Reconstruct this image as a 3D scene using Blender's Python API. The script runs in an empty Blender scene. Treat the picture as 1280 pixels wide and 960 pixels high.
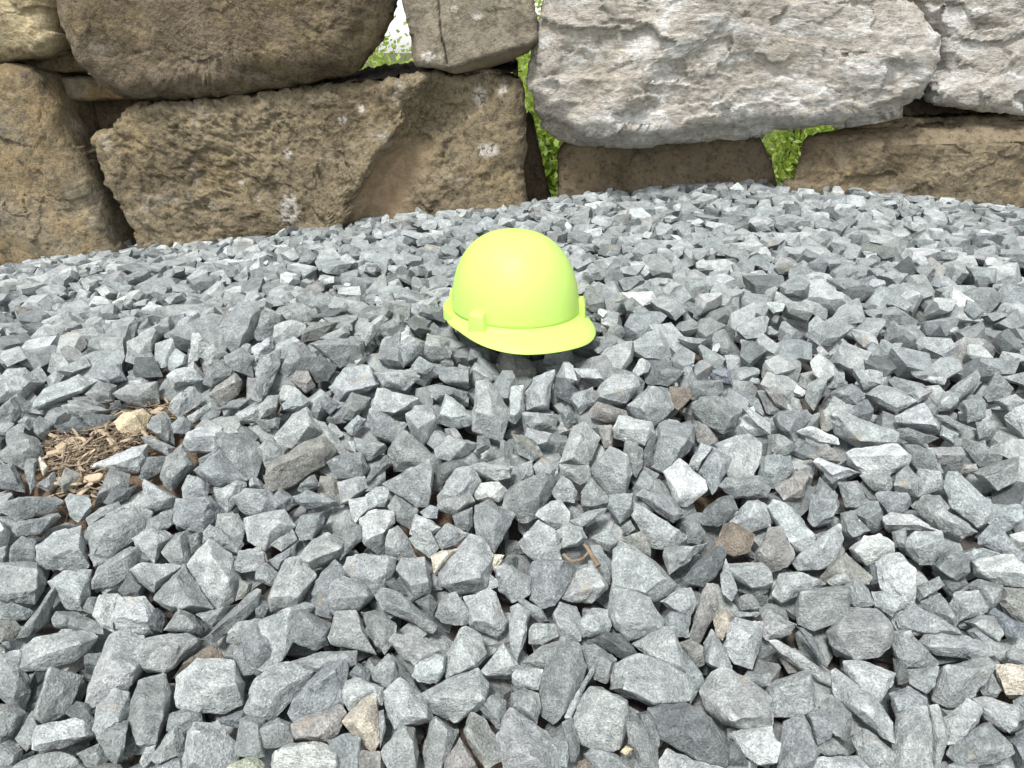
import bpy, bmesh, math, random
import numpy as np
from mathutils import Vector, Matrix, noise as mnoise

random.seed(7)
rng = np.random.default_rng(7)
SC = bpy.context.scene
COL = SC.collection
R = math.radians

# ------------------------------------------------------------------ camera
CAM = np.array([0.0, 0.0, 1.0])
PITCH = R(24.0)
FPX = 931.0                                   # focal length in pixels of the 1280 px wide photograph
cam_data = bpy.data.cameras.new("camera")
cam_data.sensor_width = 36.0
cam_data.lens = 36.0 * FPX / 1280.0
cam_data.clip_start = 0.02
cam_data.clip_end = 3000.0
cam = bpy.data.objects.new("camera", cam_data)
COL.objects.link(cam)
cam.location = CAM
cam.rotation_euler = (R(90.0) - PITCH, 0, 0)
SC.camera = cam

# ------------------------------------------------------------------ sky, sun, exposure (bright overcast day)
SUN_EL, SUN_AZ = R(60.0), R(206.0)            # azimuth measured from +Y towards +X: behind the camera, a little to the left
world = bpy.data.worlds.new("World")
SC.world = world
world.use_nodes = True
wn, wl = world.node_tree.nodes, world.node_tree.links
wn.clear()
sky = wn.new("ShaderNodeTexSky")
sky.sky_type = 'NISHITA'
sky.sun_disc = False
sky.sun_elevation = SUN_EL
sky.sun_rotation = SUN_AZ
sky.air_density = 1.0
sky.dust_density = 1.0
sky.ozone_density = 1.0
hsv = wn.new("ShaderNodeHueSaturation")       # cloud cover: nearly colourless sky light
hsv.inputs['Saturation'].default_value = 0.12
bg = wn.new("ShaderNodeBackground")
bg.inputs['Strength'].default_value = 0.088
wo = wn.new("ShaderNodeOutputWorld")
wl.new(sky.outputs[0], hsv.inputs['Color'])
wl.new(hsv.outputs[0], bg.inputs['Color'])
wl.new(bg.outputs[0], wo.inputs['Surface'])

sun_data = bpy.data.lights.new("sun", 'SUN')
sun_data.energy = 1.5
sun_data.angle = R(12.0)
sun_data.color = (1.0, 0.965, 0.92)
sun = bpy.data.objects.new("sun", sun_data)
COL.objects.link(sun)
sun_dir = Vector((math.sin(SUN_AZ) * math.cos(SUN_EL), math.cos(SUN_AZ) * math.cos(SUN_EL), math.sin(SUN_EL)))
sun.rotation_euler = (-sun_dir).to_track_quat('-Z', 'Y').to_euler()
sun.location = sun_dir * 20

SC.view_settings.view_transform = 'Standard'
SC.view_settings.look = 'None'
SC.view_settings.exposure = 1.45
SC.view_settings.gamma = 1.0
SC.view_settings.use_curve_mapping = False
SC.cycles.max_bounces = 4
SC.cycles.diffuse_bounces = 3

# ------------------------------------------------------------------ pixel <-> place
SP, CP = math.sin(PITCH), math.cos(PITCH)
def ray(u, v):
    x = (u - 640.0) / FPX
    y = (480.0 - v) / FPX
    return np.array([x, CP + SP * y, -SP + CP * y])
def on_y(u, v, Y):
    d = ray(u, v)
    return CAM + d * (Y / d[1])
def project(P):
    P = np.asarray(P, float) - CAM
    x, y, z = P[..., 0], P[..., 1], P[..., 2]
    f = y * CP - z * SP
    up = y * SP + z * CP
    f = np.maximum(f, 1e-4)
    return 640 + FPX * x / f, 480 - FPX * up / f, f

# ------------------------------------------------------------------ numpy gradient noise
_perm = np.random.default_rng(3).permutation(256)
_perm = np.concatenate([_perm, _perm, _perm])
_grad = np.random.default_rng(4).normal(size=(256, 3))
_grad /= np.linalg.norm(_grad, axis=1)[:, None]
def perlin(P):
    P = np.asarray(P, float)
    I = np.floor(P).astype(int)
    F = P - I
    I &= 255
    U = F * F * F * (F * (F * 6 - 15) + 10)
    out = np.zeros(P.shape[:-1])
    for dx in (0, 1):
        for dy in (0, 1):
            for dz in (0, 1):
                h = _perm[_perm[_perm[I[..., 0] + dx] + I[..., 1] + dy] + I[..., 2] + dz]
                g = _grad[h]
                d = (g[..., 0] * (F[..., 0] - dx) + g[..., 1] * (F[..., 1] - dy) + g[..., 2] * (F[..., 2] - dz))
                w = (U[..., 0] if dx else 1 - U[..., 0]) * (U[..., 1] if dy else 1 - U[..., 1]) * (U[..., 2] if dz else 1 - U[..., 2])
                out += w * d
    return out * 1.6
def fbm(P, octaves=4, gain=0.5, lac=2.03):
    a, s, t = 1.0, 0.0, 0.0
    P = np.asarray(P, float)
    for i in range(octaves):
        s = s + a * perlin(P + 17.3 * i)
        t += a
        P = P * lac
        a *= gain
    return s / t
def ridged(P, octaves=4, gain=0.5, lac=2.07):
    a, s, t = 1.0, 0.0, 0.0
    P = np.asarray(P, float)
    for i in range(octaves):
        s = s + a * (1 - np.abs(perlin(P + 9.1 * i)) * 2)
        t += a
        P = P * lac
        a *= gain
    return s / t
def smooth(a, b, x):
    t = np.clip((x - a) / (b - a), 0, 1)
    return t * t * (3 - 2 * t)

# ------------------------------------------------------------------ the surface of the gravel heap
_py = np.array([-0.6, 0.0, 0.5, 0.8, 1.13, 1.6, 2.15, 2.6])
_pz = np.array([0.02, 0.20, 0.376, 0.475, 0.550, 0.578, 0.566, 0.54])
_lx = np.array([-2.6, -1.5, -0.8, 0.0, 0.42, 0.88, 1.46, 2.1, 2.8])
_lz = np.array([-0.30, -0.163, -0.085, 0.0, 0.035, 0.052, 0.008, -0.07, -0.2])
_fy = np.linspace(-0.6, 2.6, 400); _fz = np.interp(_fy, _py, _pz)
_k = np.hanning(61); _k /= _k.sum()
_fz = np.convolve(np.pad(_fz, 30, mode='reflect', reflect_type='odd'), _k, 'valid')
_fx = np.linspace(-2.6, 2.8, 400); _fl = np.interp(_fx, _lx, _lz)
_fl = np.convolve(np.pad(_fl, 30, mode='reflect', reflect_type='odd'), _k, 'valid')
def surf(x, y):
    x = np.asarray(x, float); y = np.asarray(y, float)
    z = np.interp(y, _fy, _fz) + np.interp(x, _fx, _fl) * np.clip(y / 2.15, 0, 1.1)
    z = z + 0.045 * np.exp(-((x + 0.42) / 0.42) ** 2 - ((y - 1.22) / 0.17) ** 2)      # the shoulder left of the hat
    z = z - 0.035 * np.exp(-((x + 0.75) / 0.6) ** 2 - ((y - 1.62) / 0.22) ** 2)
    z = z + 0.02 * np.exp(-((x - 0.75) / 0.5) ** 2 - ((y - 1.35) / 0.2) ** 2)
    P = np.stack(np.broadcast_arrays(x * 3.1, y * 3.1, np.full_like(x, 4.2)), -1)
    return z + 0.014 * perlin(P)
def hit(u, v, lift=0.0):
    d = ray(u, v)
    t = np.linspace(0.3, 3.2, 1200)
    P = CAM[None] + t[:, None] * d[None]
    below = P[:, 2] < surf(P[:, 0], P[:, 1]) + lift
    i = int(np.argmax(below)) if below.any() else len(t) - 1
    return P[i]
def surf_n(x, y):
    e = 0.03
    n = np.array([-(surf(x + e, y) - surf(x - e, y)) / (2 * e), -(surf(x, y + e) - surf(x, y - e)) / (2 * e), 1.0])
    return n / np.linalg.norm(n)

# ------------------------------------------------------------------ material helpers
class NT:
    def __init__(self, name):
        self.m = bpy.data.materials.new(name)
        self.m.use_nodes = True
        self.t = self.m.node_tree
        self.t.nodes.clear()
        self.out = self.n("ShaderNodeOutputMaterial")
        self.b = self.n("ShaderNodeBsdfPrincipled")
        self.l(self.b.outputs[0], self.out.inputs['Surface'])
    def n(self, ty, **kw):
        nd = self.t.nodes.new(ty)
        for k, v in kw.items():
            setattr(nd, k, v)
        return nd
    def l(self, a, b):
        self.t.links.new(a, b)
    def set(self, sock, v):
        if hasattr(v, 'is_linked') or isinstance(v, bpy.types.NodeSocket):
            self.l(v, sock)
        else:
            if isinstance(v, (tuple, list)) and len(v) == 3 and sock.type == 'RGBA':
                v = (*v, 1)
            sock.default_value = v
    def coords(self, scale=(1, 1, 1)):
        tc = self.n("ShaderNodeTexCoord")
        mp = self.n("ShaderNodeMapping")
        mp.inputs['Scale'].default_value = scale
        self.l(tc.outputs['Object'], mp.inputs['Vector'])
        return mp.outputs[0]
    def noise(self, vec, scale, detail=4, rough=0.55, dist=0.0):
        nd = self.n("ShaderNodeTexNoise")
        self.l(vec, nd.inputs['Vector'])
        nd.inputs['Scale'].default_value = scale
        nd.inputs['Detail'].default_value = detail
        nd.inputs['Roughness'].default_value = rough
        nd.inputs['Distortion'].default_value = dist
        return nd.outputs['Fac']
    def voro(self, vec, scale, feature='F1', out='Distance'):
        nd = self.n("ShaderNodeTexVoronoi", feature=feature)
        self.l(vec, nd.inputs['Vector'])
        nd.inputs['Scale'].default_value = scale
        return nd.outputs[out]
    def ramp(self, fac, a, b, va=0.0, vb=1.0):
        nd = self.n("ShaderNodeMapRange", interpolation_type='SMOOTHSTEP')
        self.set(nd.inputs[0], fac)
        nd.inputs[1].default_value = a; nd.inputs[2].default_value = b
        nd.inputs[3].default_value = va; nd.inputs[4].default_value = vb
        return nd.outputs[0]
    def math(self, op, a, b=0.0):
        nd = self.n("ShaderNodeMath", operation=op)
        self.set(nd.inputs[0], a); self.set(nd.inputs[1], b)
        return nd.outputs[0]
    def mix(self, fac, a, b, mode='MIX'):
        nd = self.n("ShaderNodeMix", data_type='RGBA', blend_type=mode)
        self.set(nd.inputs[0], fac); self.set(nd.inputs[6], a); self.set(nd.inputs[7], b)
        return nd.outputs[2]
    def attr(self, name):
        return self.n("ShaderNodeAttribute", attribute_name=name)
    def bump(self, h, strength, dist, base=None):
        nd = self.n("ShaderNodeBump")
        self.set(nd.inputs['Height'], h)
        nd.inputs['Strength'].default_value = strength
        nd.inputs['Distance'].default_value = dist
        if base is not None:
            self.l(base, nd.inputs['Normal'])
        return nd.outputs[0]

def gravel_material():
    t = NT("crushed_stone")
    col = t.attr("tint")
    off = t.attr("grain")                          # per-stone offset so no two stones share a pattern
    tc = t.n("ShaderNodeTexCoord")
    add = t.n("ShaderNodeVectorMath", operation='ADD')
    t.l(tc.outputs['Object'], add.inputs[0]); t.l(off.outputs['Vector'], add.inputs[1])
    v = add.outputs[0]
    fine = t.noise(v, 420, 3, 0.75)
    mid = t.noise(v, 62, 4, 0.7, 0.12)
    big = t.noise(v, 22, 2, 0.5)
    base = col.outputs['Color']
    c = t.mix(t.ramp(mid, 0.35, 0.68), t.mix(1.0, base, (0.86, 0.87, 0.88), 'MULTIPLY'), t.mix(1.0, base, (1.36, 1.37, 1.36), 'MULTIPLY'))
    c = t.mix(t.ramp(big, 0.46, 0.66, 0.0, 0.4), c, t.mix(1.0, c, (0.66, 0.68, 0.69), 'MULTIPLY'))
    c = t.mix(t.ramp(fine, 0.50, 0.66, 0.0, 0.8), c, t.mix(1.0, c, (1.6, 1.6, 1.6), 'MULTIPLY'))
    c = t.mix(t.ramp(fine, 0.48, 0.33, 0.0, 0.75), c, t.mix(1.0, c, (0.5, 0.51, 0.52), 'MULTIPLY'))
    vein = t.noise(v, 40, 3, 0.65, 0.35)
    vl = t.ramp(t.math('ABSOLUTE', t.math('SUBTRACT', vein, 0.5)), 0.0, 0.014, 1.0, 0.0)
    c = t.mix(t.math('MULTIPLY', vl, t.ramp(big, 0.35, 0.6, 0.08, 0.65)), c, t.mix(1.0, c, (1.75, 1.75, 1.73), 'MULTIPLY'))
    c = t.mix(t.ramp(big, 0.33, 0.24, 0.0, 0.5), c, (0.36, 0.30, 0.21))
    geo = t.n("ShaderNodeNewGeometry")
    edge = t.ramp(geo.outputs['Pointiness'], 0.515, 0.60)     # bruised pale arrises
    edge = t.math('MULTIPLY', edge, t.attr('crisp').outputs['Fac'])
    c = t.mix(t.math('MULTIPLY', edge, t.ramp(mid, 0.3, 0.6, 0.35, 1.0)), c, t.mix(1.0, base, (2.1, 2.1, 2.08), 'MULTIPLY'))
    t.set(t.b.inputs['Base Color'], c)
    t.b.inputs['Roughness'].default_value = 0.85
    t.b.inputs['Specular IOR Level'].default_value = 0.3
    h = t.math('ADD', t.math('MULTIPLY', mid, 1.3), t.math('MULTIPLY', fine, 0.5))
    t.l(t.bump(h, 1.0, 0.005), t.b.inputs['Normal'])
    return t.m
GRAVEL = gravel_material()

def boulder_material(name, cs, white=(0.55, 0.53, 0.48), white_amt=0.3, scale=1.0, bump=1.0, strata=0.0, smooth_col=(0.3, 0.22, 0.13)):
    """cs: main, second, dark, warm colour"""
    t = NT(name)
    v = t.coords()
    vs = t.coords((1, 1, 2.0)) if strata else v
    a = t.noise(v, 5.0 * scale, 4, 0.62, 0.1)
    b = t.noise(v, 17 * scale, 4, 0.66, 0.1)
    f = t.noise(v, 110 * scale, 3, 0.7)
    g = t.noise(vs, 42 * scale, 5, 0.76, 0.05)
    w = t.noise(vs, 8.0 * scale, 5, 0.72, 0.15)
    k = t.noise(v, 2.6 * scale, 3, 0.6, 0.1)
    c = t.mix(t.ramp(a, 0.35, 0.66), cs[0], cs[1])
    c = t.mix(t.ramp(k, 0.5, 0.68, 0, 0.8), c, cs[3])
    c = t.mix(t.ramp(g, 0.54, 0.36, 0, 0.75), c, cs[2])
    c = t.mix(t.ramp(b, 0.55, 0.72, 0, 0.6), c, t.mix(1.0, c, (1.6, 1.55, 1.45), 'MULTIPLY'))
    if not strata:                                              # dark weathering stains and crust
        st = t.noise(v, 3.6 * scale, 6, 0.72, 0.1)
        c = t.mix(t.ramp(st, 0.50, 0.62, 0, 0.62), c, t.mix(1.0, c, (0.48, 0.46, 0.43), 'MULTIPLY'))
    c = t.mix(t.ramp(w, 0.50 if strata else 0.57, 0.62 if strata else 0.70, 0, white_amt), c, white)
    c = t.mix(t.ramp(f, 0.52, 0.75, 0, 0.5), c, t.mix(1.0, c, (1.5, 1.48, 1.42), 'MULTIPLY'))
    c = t.mix(t.ramp(f, 0.47, 0.28, 0, 0.65), c, t.mix(1.0, c, (0.45, 0.43, 0.4), 'MULTIPLY'))
    sm = t.attr("worn").outputs['Fac']
    c = t.mix(sm, c, t.mix(t.ramp(g, 0.35, 0.65), smooth_col, t.mix(1.0, smooth_col, (0.72, 0.7, 0.68), 'MULTIPLY')))
    mk = t.attr("mark").outputs['Fac']
    c = t.mix(t.math('MULTIPLY', mk, t.ramp(g, 0.40, 0.58)), c, (0.72, 0.68, 0.62))
    ck = t.attr("crack").outputs['Fac']
    c = t.mix(ck, c, (0.035, 0.03, 0.025))
    t.set(t.b.inputs['Base Color'], c)
    t.b.inputs['Roughness'].default_value = 0.92
    t.b.inputs['Specular IOR Level'].default_value = 0.2
    h = t.math('ADD', t.math('MULTIPLY', g, 1.6), t.math('MULTIPLY', f, 0.6))
    h = t.math('MULTIPLY', h, t.math('SUBTRACT', 1.0, t.math('MULTIPLY', sm, 0.6)))
    t.l(t.bump(h, 0.8, 0.012 * bump), t.b.inputs['Normal'])
    return t.m

def simple_material(name, c1, c2, scale, rough=0.9, bump=0.0, bdist=0.003, spec=0.3):
    t = NT(name)
    v = t.coords()
    n1 = t.noise(v, scale, 5, 0.65, 0.3)
    n2 = t.noise(v, scale * 6, 4, 0.65)
    c = t.mix(t.ramp(n1, 0.35, 0.65), c1, c2)
    c = t.mix(t.ramp(n2, 0.45, 0.75, 0, 0.5), c, t.mix(1.0, c, (0.6, 0.6, 0.6), 'MULTIPLY'))
    t.set(t.b.inputs['Base Color'], c)
    t.b.inputs['Roughness'].default_value = rough
    t.b.inputs['Specular IOR Level'].default_value = spec
    if bump:
        t.l(t.bump(t.math('ADD', n1, n2), bump, bdist), t.b.inputs['Normal'])
    return t.m

# ------------------------------------------------------------------ object helpers
def link(name, me, mat=None, parent=None, loc=None):
    ob = bpy.data.objects.new(name, me)
    COL.objects.link(ob)
    if mat is not None and me is not None:
        me.materials.append(mat)
    if parent is not None:
        ob.parent = parent
    if loc is not None:
        ob.location = loc
    return ob
def tag(ob, label=None, category=None, group=None, kind=None):
    if label: ob["label"] = label
    if category: ob["category"] = category
    if group: ob["group"] = group
    if kind: ob["kind"] = kind
    return ob
def mesh_np(name, V, F, smooth_shade=False, sharp=None):
    """V (n,3); F (m,3) or (m,4) index arrays, or a list of such arrays"""
    Fs = F if isinstance(F, list) else [F]
    Fs = [np.asarray(f, np.int32) for f in Fs if len(f)]
    me = bpy.data.meshes.new(name)
    me.vertices.add(len(V))
    me.vertices.foreach_set("co", np.ascontiguousarray(V, np.float32).ravel())
    nl = sum(f.size for f in Fs)
    npoly = sum(len(f) for f in Fs)
    me.loops.add(nl)
    me.polygons.add(npoly)
    me.loops.foreach_set("vertex_index", np.concatenate([f.ravel() for f in Fs]))
    starts, s = [], 0
    for f in Fs:
        starts.append(s + np.arange(len(f)) * f.shape[1]); s += f.size
    me.polygons.foreach_set("loop_start", np.concatenate(starts).astype(np.int32))
    me.update(calc_edges=True)
    me.validate()
    if not smooth_shade:
        me.shade_flat()
    else:
        me.shade_smooth()
        if sharp:
            me.set_sharp_from_angle(angle=R(sharp))
    return me
def fattr(me, name, vals, ty='FLOAT'):
    a = me.attributes.new(name, ty, 'POINT')
    if ty == 'FLOAT':
        a.data.foreach_set("value", np.ascontiguousarray(vals, np.float32).ravel())
    elif ty == 'FLOAT_VECTOR':
        a.data.foreach_set("vector", np.ascontiguousarray(vals, np.float32).ravel())
    else:
        a.data.foreach_set("color", np.ascontiguousarray(vals, np.float32).ravel())

# ================================================================== SETTING
# the ground far around
t = 60
gx = np.array([-1500, -200, -40, -10, -4, -2, 0, 2, 4, 10, 40, 200, 1500], float)
gy = gx + 2
GX, GY = np.meshgrid(gx, gy)
GV = np.stack([GX.ravel(), GY.ravel(), np.zeros(GX.size)], 1)
nx = len(gx)
idx = np.arange(nx * nx).reshape(nx, nx)
GF = np.stack([idx[:-1, :-1].ravel(), idx[:-1, 1:].ravel(), idx[1:, 1:].ravel(), idx[1:, :-1].ravel()], 1)
ground = link("ground", mesh_np("ground", GV, GF), simple_material("grassy_soil", (0.10, 0.085, 0.05), (0.07, 0.10, 0.03), 1.5, 0.95, 0.6, 0.02))
tag(ground, kind="structure")

# patch of bare mulch showing through the gravel
PATCH_PX = [(50, 552), (72, 538), (112, 538), (134, 520), (186, 505), (196, 482), (228, 486), (226, 508), (196, 520), (184, 545),
            (150, 562), (130, 578), (140, 592), (118, 618), (92, 626), (66, 612), (74, 590), (54, 575)]
PATCH = np.array([hit(u, v)[:2] for u, v in PATCH_PX])
def in_poly(px, py, poly):
    inside = np.zeros(np.shape(px), bool)
    j = len(poly) - 1
    for i in range(len(poly)):
        xi, yi = poly[i]; xj, yj = poly[j]
        c = ((yi > py) != (yj > py)) & (px < (xj - xi) * (py - yi) / (yj - yi + 1e-12) + xi)
        inside ^= c
        j = i
    return inside
def patch_w(x, y):
    c = PATCH.mean(0)
    d = np.hypot((x - c[0]) / 0.17, (y - c[1]) / 0.13)
    return np.exp(-d ** 4)
def bed(x, y):
    P = np.stack(np.broadcast_arrays(x * 14, y * 14, np.full_like(x, 1.0)), -1)
    return surf(x, y) - 0.062 + 0.04 * patch_w(x, y) + 0.01 * perlin(P)
bx_ = np.linspace(-2.5, 2.7, 210); by_ = np.linspace(-0.58, 2.75, 150)
BX, BY = np.meshgrid(bx_, by_)
BZ = np.maximum(bed(BX, BY), -0.01)
idx = np.arange(BX.size).reshape(BX.shape)
BF = np.stack([idx[:-1, :-1].ravel(), idx[:-1, 1:].ravel(), idx[1:, 1:].ravel(), idx[1:, :-1].ravel()], 1)
def mound_material():
    t = NT("dusty_soil_gap_shade")
    v = t.coords()
    n1 = t.noise(v, 22, 4, 0.65, 0.3); n2 = t.noise(v, 130, 3, 0.65)
    dust_gap_shade = t.mix(n1, (0.085, 0.08, 0.075), (0.12, 0.105, 0.09))  # stone dust coloured extra dark so gaps between stones read as shade
    brown = t.mix(n1, (0.24, 0.165, 0.10), (0.14, 0.095, 0.06))
    c = t.mix(t.attr("mulchy").outputs['Fac'], dust_gap_shade, brown)
    t.set(t.b.inputs['Base Color'], t.mix(t.ramp(n2, 0.45, 0.75, 0, 0.5), c, t.mix(1.0, c, (0.6, 0.6, 0.6), 'MULTIPLY')))
    t.b.inputs['Roughness'].default_value = 0.95
    t.l(t.bump(t.math('ADD', n1, n2), 0.9, 0.012), t.b.inputs['Normal'])
    return t.m
me = mesh_np("soil_mound", np.stack([BX.ravel(), BY.ravel(), BZ.ravel()], 1), BF, True)
fattr(me, "mulchy", np.maximum(patch_w(BX.ravel(), BY.ravel()), smooth(0.25, 0.5, perlin(np.stack([BX.ravel() * 5, BY.ravel() * 5, BX.ravel() * 0 + 9], -1)))))
mound = link("soil_mound", me, mound_material())
tag(mound, kind="structure")

# ------------------------------------------------------------------ boulders of the wall
def boulder(name, outline, Yf, depth, mat, label, seed, edge=0.07, N=520, rough=0.010, rough_f=16, lump=0.03, lump_f=3.2,
            strata=0.0, strata_f=16.0, back=0.86, centre=None, corner=2, feature=None, marks=(), cracks=(), group="boulders of the dry-stacked wall", pitted=0.0, tilt=0.0, facet=0.0, facet_c=0.16, facet_x=1.8):
    pts = np.array([on_y(u, v, Yf + edge * 0.8) for u, v in outline])[:, [0, 2]]
    # round the corners a little (Chaikin)
    for _ in range(corner):
        nxt = np.roll(pts, -1, 0)
        pts = np.stack([pts * 0.8 + nxt * 0.2, pts * 0.2 + nxt * 0.8], 1).reshape(-1, 2)
    if centre is None:
        c = (pts.max(0) + pts.min(0)) / 2
    else:
        c = on_y(*centre, Yf + edge * 0.8)[[0, 2]]
    th = np.linspace(0, 2 * np.pi, N, endpoint=False)
    D = np.stack([np.cos(th), np.sin(th)], 1)
    A = pts - c; B = np.roll(pts, -1, 0) - c
    E = B - A
    # ray/segment intersection, farthest
    den = D[:, None, 0] * E[None, :, 1] - D[:, None, 1] * E[None, :, 0]
    den = np.where(np.abs(den) < 1e-9, 1e-9, den)
    tt = (A[None, :, 0] * E[None, :, 1] - A[None, :, 1] * E[None, :, 0]) / den
    ss = (A[None, :, 0] * D[:, None, 1] - A[None, :, 1] * D[:, None, 0]) / den
    ok = (tt > 0) & (ss >= -1e-4) & (ss <= 1 + 1e-4)
    Rr = np.where(ok, tt, 0).max(1)
    # rings: front face, rounded edge, sides, back
    rad = float(np.median(Rr))
    M = max(30, int(0.95 * Rr.max() / 0.0085))
    s_front = np.linspace(0.012, 1, M) ** 0.8
    rings = []
    for s in s_front:
        Rin = np.maximum(Rr - edge, Rr * 0.4)
        rings.append((np.minimum(s, 1) * Rin, np.zeros(N), s))
    for q in np.linspace(0.12, 1, 9):
        a = q * math.pi / 2
        Rin = np.maximum(Rr - edge, Rr * 0.4)
        rings.append((Rin + (Rr - Rin) * math.sin(a), np.full(N, edge * (1 - math.cos(a))), 1.0))
    for q in np.linspace(0.06, 1, 16):
        sc = 1 + (back - 1) * q ** 1.3
        rings.append((Rr * sc, np.full(N, edge + (depth - 2 * edge) * q), 1.0))
    for q in (0.3, 0.6, 0.85, 1.0):
        sc = back * (1 - 0.25 * q ** 2)
        rings.append((Rr * sc, np.full(N, depth - edge + edge * math.sin(q * math.pi / 2)), 1.0))
    rings.append((Rr * back * 0.4, np.full(N, depth * 1.0), 1.0))
    V = []
    for rr, yy, s in rings:
        P = c[None] + D * rr[:, None]
        V.append(np.stack([P[:, 0], Yf + yy, P[:, 1]], 1))
    nr = len(V)
    V = np.concatenate(V)
    V = np.concatenate([V, [[c[0], Yf, c[1]], [c[0], Yf + depth, c[1]]]])
    ii = np.arange(nr * N).reshape(nr, N)
    j2 = np.roll(ii, -1, 1)
    F4 = np.stack([ii[:-1].ravel(), ii[1:].ravel(), j2[1:].ravel(), j2[:-1].ravel()], 1)
    F3 = np.concatenate([np.stack([np.full(N, nr * N), ii[0], j2[0]], 1), np.stack([np.full(N, nr * N + 1), j2[-1], ii[-1]], 1)])
    if tilt:
        V[:, 1] += tilt * (V[:, 2] - c[1])
    u, v, _ = project(V)
    fy = smooth(0.35, 0.05, (V[:, 1] - Yf) / depth)            # 1 on the front
    worn = np.zeros(len(V)); dy = np.zeros(len(V)); damp = np.ones(len(V))
    if feature:
        dy, worn, damp = feature(u, v, V)
    V[:, 1] += dy * fy
    sd = np.array([seed * 3.7, seed * 1.9, seed * 5.3])
    # normals for the displacement
    def normals(V):
        n = np.zeros_like(V)
        fn = np.cross(V[F4[:, 2]] - V[F4[:, 0]], V[F4[:, 3]] - V[F4[:, 1]])
        for k in range(4):
            np.add.at(n, F4[:, k], fn)
        l = np.linalg.norm(n, axis=1); l[l < 1e-12] = 1
        return n / l[:, None]
    nrm = normals(V)
    if np.dot(nrm[:N * 3].mean(0), [0, -1, 0]) < 0:
        nrm = -nrm; F4 = F4[:, ::-1]; F3 = F3[:, ::-1]
    d = lump * fbm(V * lump_f + sd, 3)
    if facet:                                                   # broken planes: cells with their own offset and tilt, ragged borders
        fr = np.random.default_rng(1000 + seed)
        for cell, am in ((facet_c, facet), (facet_c * 0.42, facet * 0.42)):
            W = V.copy()
            W[:, 0] += 0.35 * cell * fbm(V / cell * 1.1 + sd, 4, 0.6) * facet_x; W[:, 2] += 0.35 * cell * fbm(V / cell * 1.1 + sd + 50, 4, 0.6)
            Q = np.stack([W[:, 0] / facet_x, W[:, 2], W[:, 1]], 1) / cell
            Ic = np.floor(Q).astype(int)
            best = np.full(len(V), 1e9); val = np.zeros(len(V))
            for dx in (-1, 0, 1):
                for dz in (-1, 0, 1):
                    for dq in (-1, 0, 1):
                        J = Ic + np.array([dx, dz, dq])
                        h = _perm[_perm[_perm[(J[:, 0] + seed * 7) & 255] + (J[:, 1] & 255)] + (J[:, 2] & 255)]
                        pt = J + np.stack([_perm[h], _perm[h + 31], _perm[h + 77]], 1) / 255.0
                        dl = Q - pt
                        dd = (dl ** 2).sum(1)
                        o_ = (_perm[h + 131] / 255.0 - 0.5) * 2
                        tx = (_perm[h + 171] / 255.0 - 0.5) * 2; tz = _perm[h + 201] / 255.0 * 1.6 - 0.5
                        vv_ = 0.55 * o_ + 0.8 * (tx * dl[:, 0] * 0.6 + tz * dl[:, 1])
                        m_ = dd < best
                        best = np.where(m_, dd, best); val = np.where(m_, vv_, val)
            d = d + am * val * damp
    V = V + nrm * d[:, None]
    damp = damp * (0.3 + 0.95 * smooth(-0.25, 0.35, fbm(V * 4.5 + sd + 70, 3)))
    d = rough * (fbm(V * rough_f + sd, 5, 0.62) * 1.4) * damp
    if pitted:
        rg = ridged(V * rough_f * 1.7 + sd, 4, 0.6)
        d = d - pitted * np.clip(rg - 0.35, 0, 1) * damp
    if strata:
        q = V.copy(); q[:, 0] *= 0.28; q[:, 1] *= 0.5
        q[:, 2] += 0.10 * V[:, 0] * 0.6
        st = fbm(q * strata_f + sd, 5, 0.6)
        lay = (V[:, 2] + 0.06 * V[:, 0] + 0.05 * fbm(V * 3 + sd, 3)) * strata_f * 1.1
        saw = (lay - np.floor(lay)) ** 2
        patch = smooth(-0.1, 0.25, fbm(V * 4.3 + sd + 40, 3))
        d = d + strata * (1.5 * st + 0.8 * (saw - 0.4) * patch)
    V = V + nrm * d[:, None]
    u, v, _ = project(V)
    mark = np.zeros(len(V))
    for (mu, mv, ru, rv, sv) in marks:
        mark = np.maximum(mark, sv * smooth(1.15, 0.5, np.hypot((u - mu) / ru, (v - mv) / rv)) * (fy > 0.2))
    crack = np.zeros(len(V))
    for line in cracks:
        for (a0, b0), (a1, b1) in zip(line[:-1], line[1:]):
            L2 = (a1 - a0) ** 2 + (b1 - b0) ** 2
            q = np.clip(((u - a0) * (a1 - a0) + (v - b0) * (b1 - b0)) / L2, 0, 1)
            dd = np.hypot(u - a0 - q * (a1 - a0), v - b0 - q * (b1 - b0)) + 1.2 * perlin(V * 60)
            crack = np.maximum(crack, smooth(1.9, 0.5, dd) * 0.85 * (fy > 0.2))
    V = V + nrm * (-0.006 * crack)[:, None]
    base = np.array([c[0], Yf + depth / 2, V[:, 2].min()])
    me = mesh_np(name, V - base, [F4, F3], True)
    fattr(me, "worn", worn * fy); fattr(me, "mark", mark); fattr(me, "crack", crack)
    ob = link(name, me, mat, loc=base)
    tag(ob, label, "boulder", group)
    return ob

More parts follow.
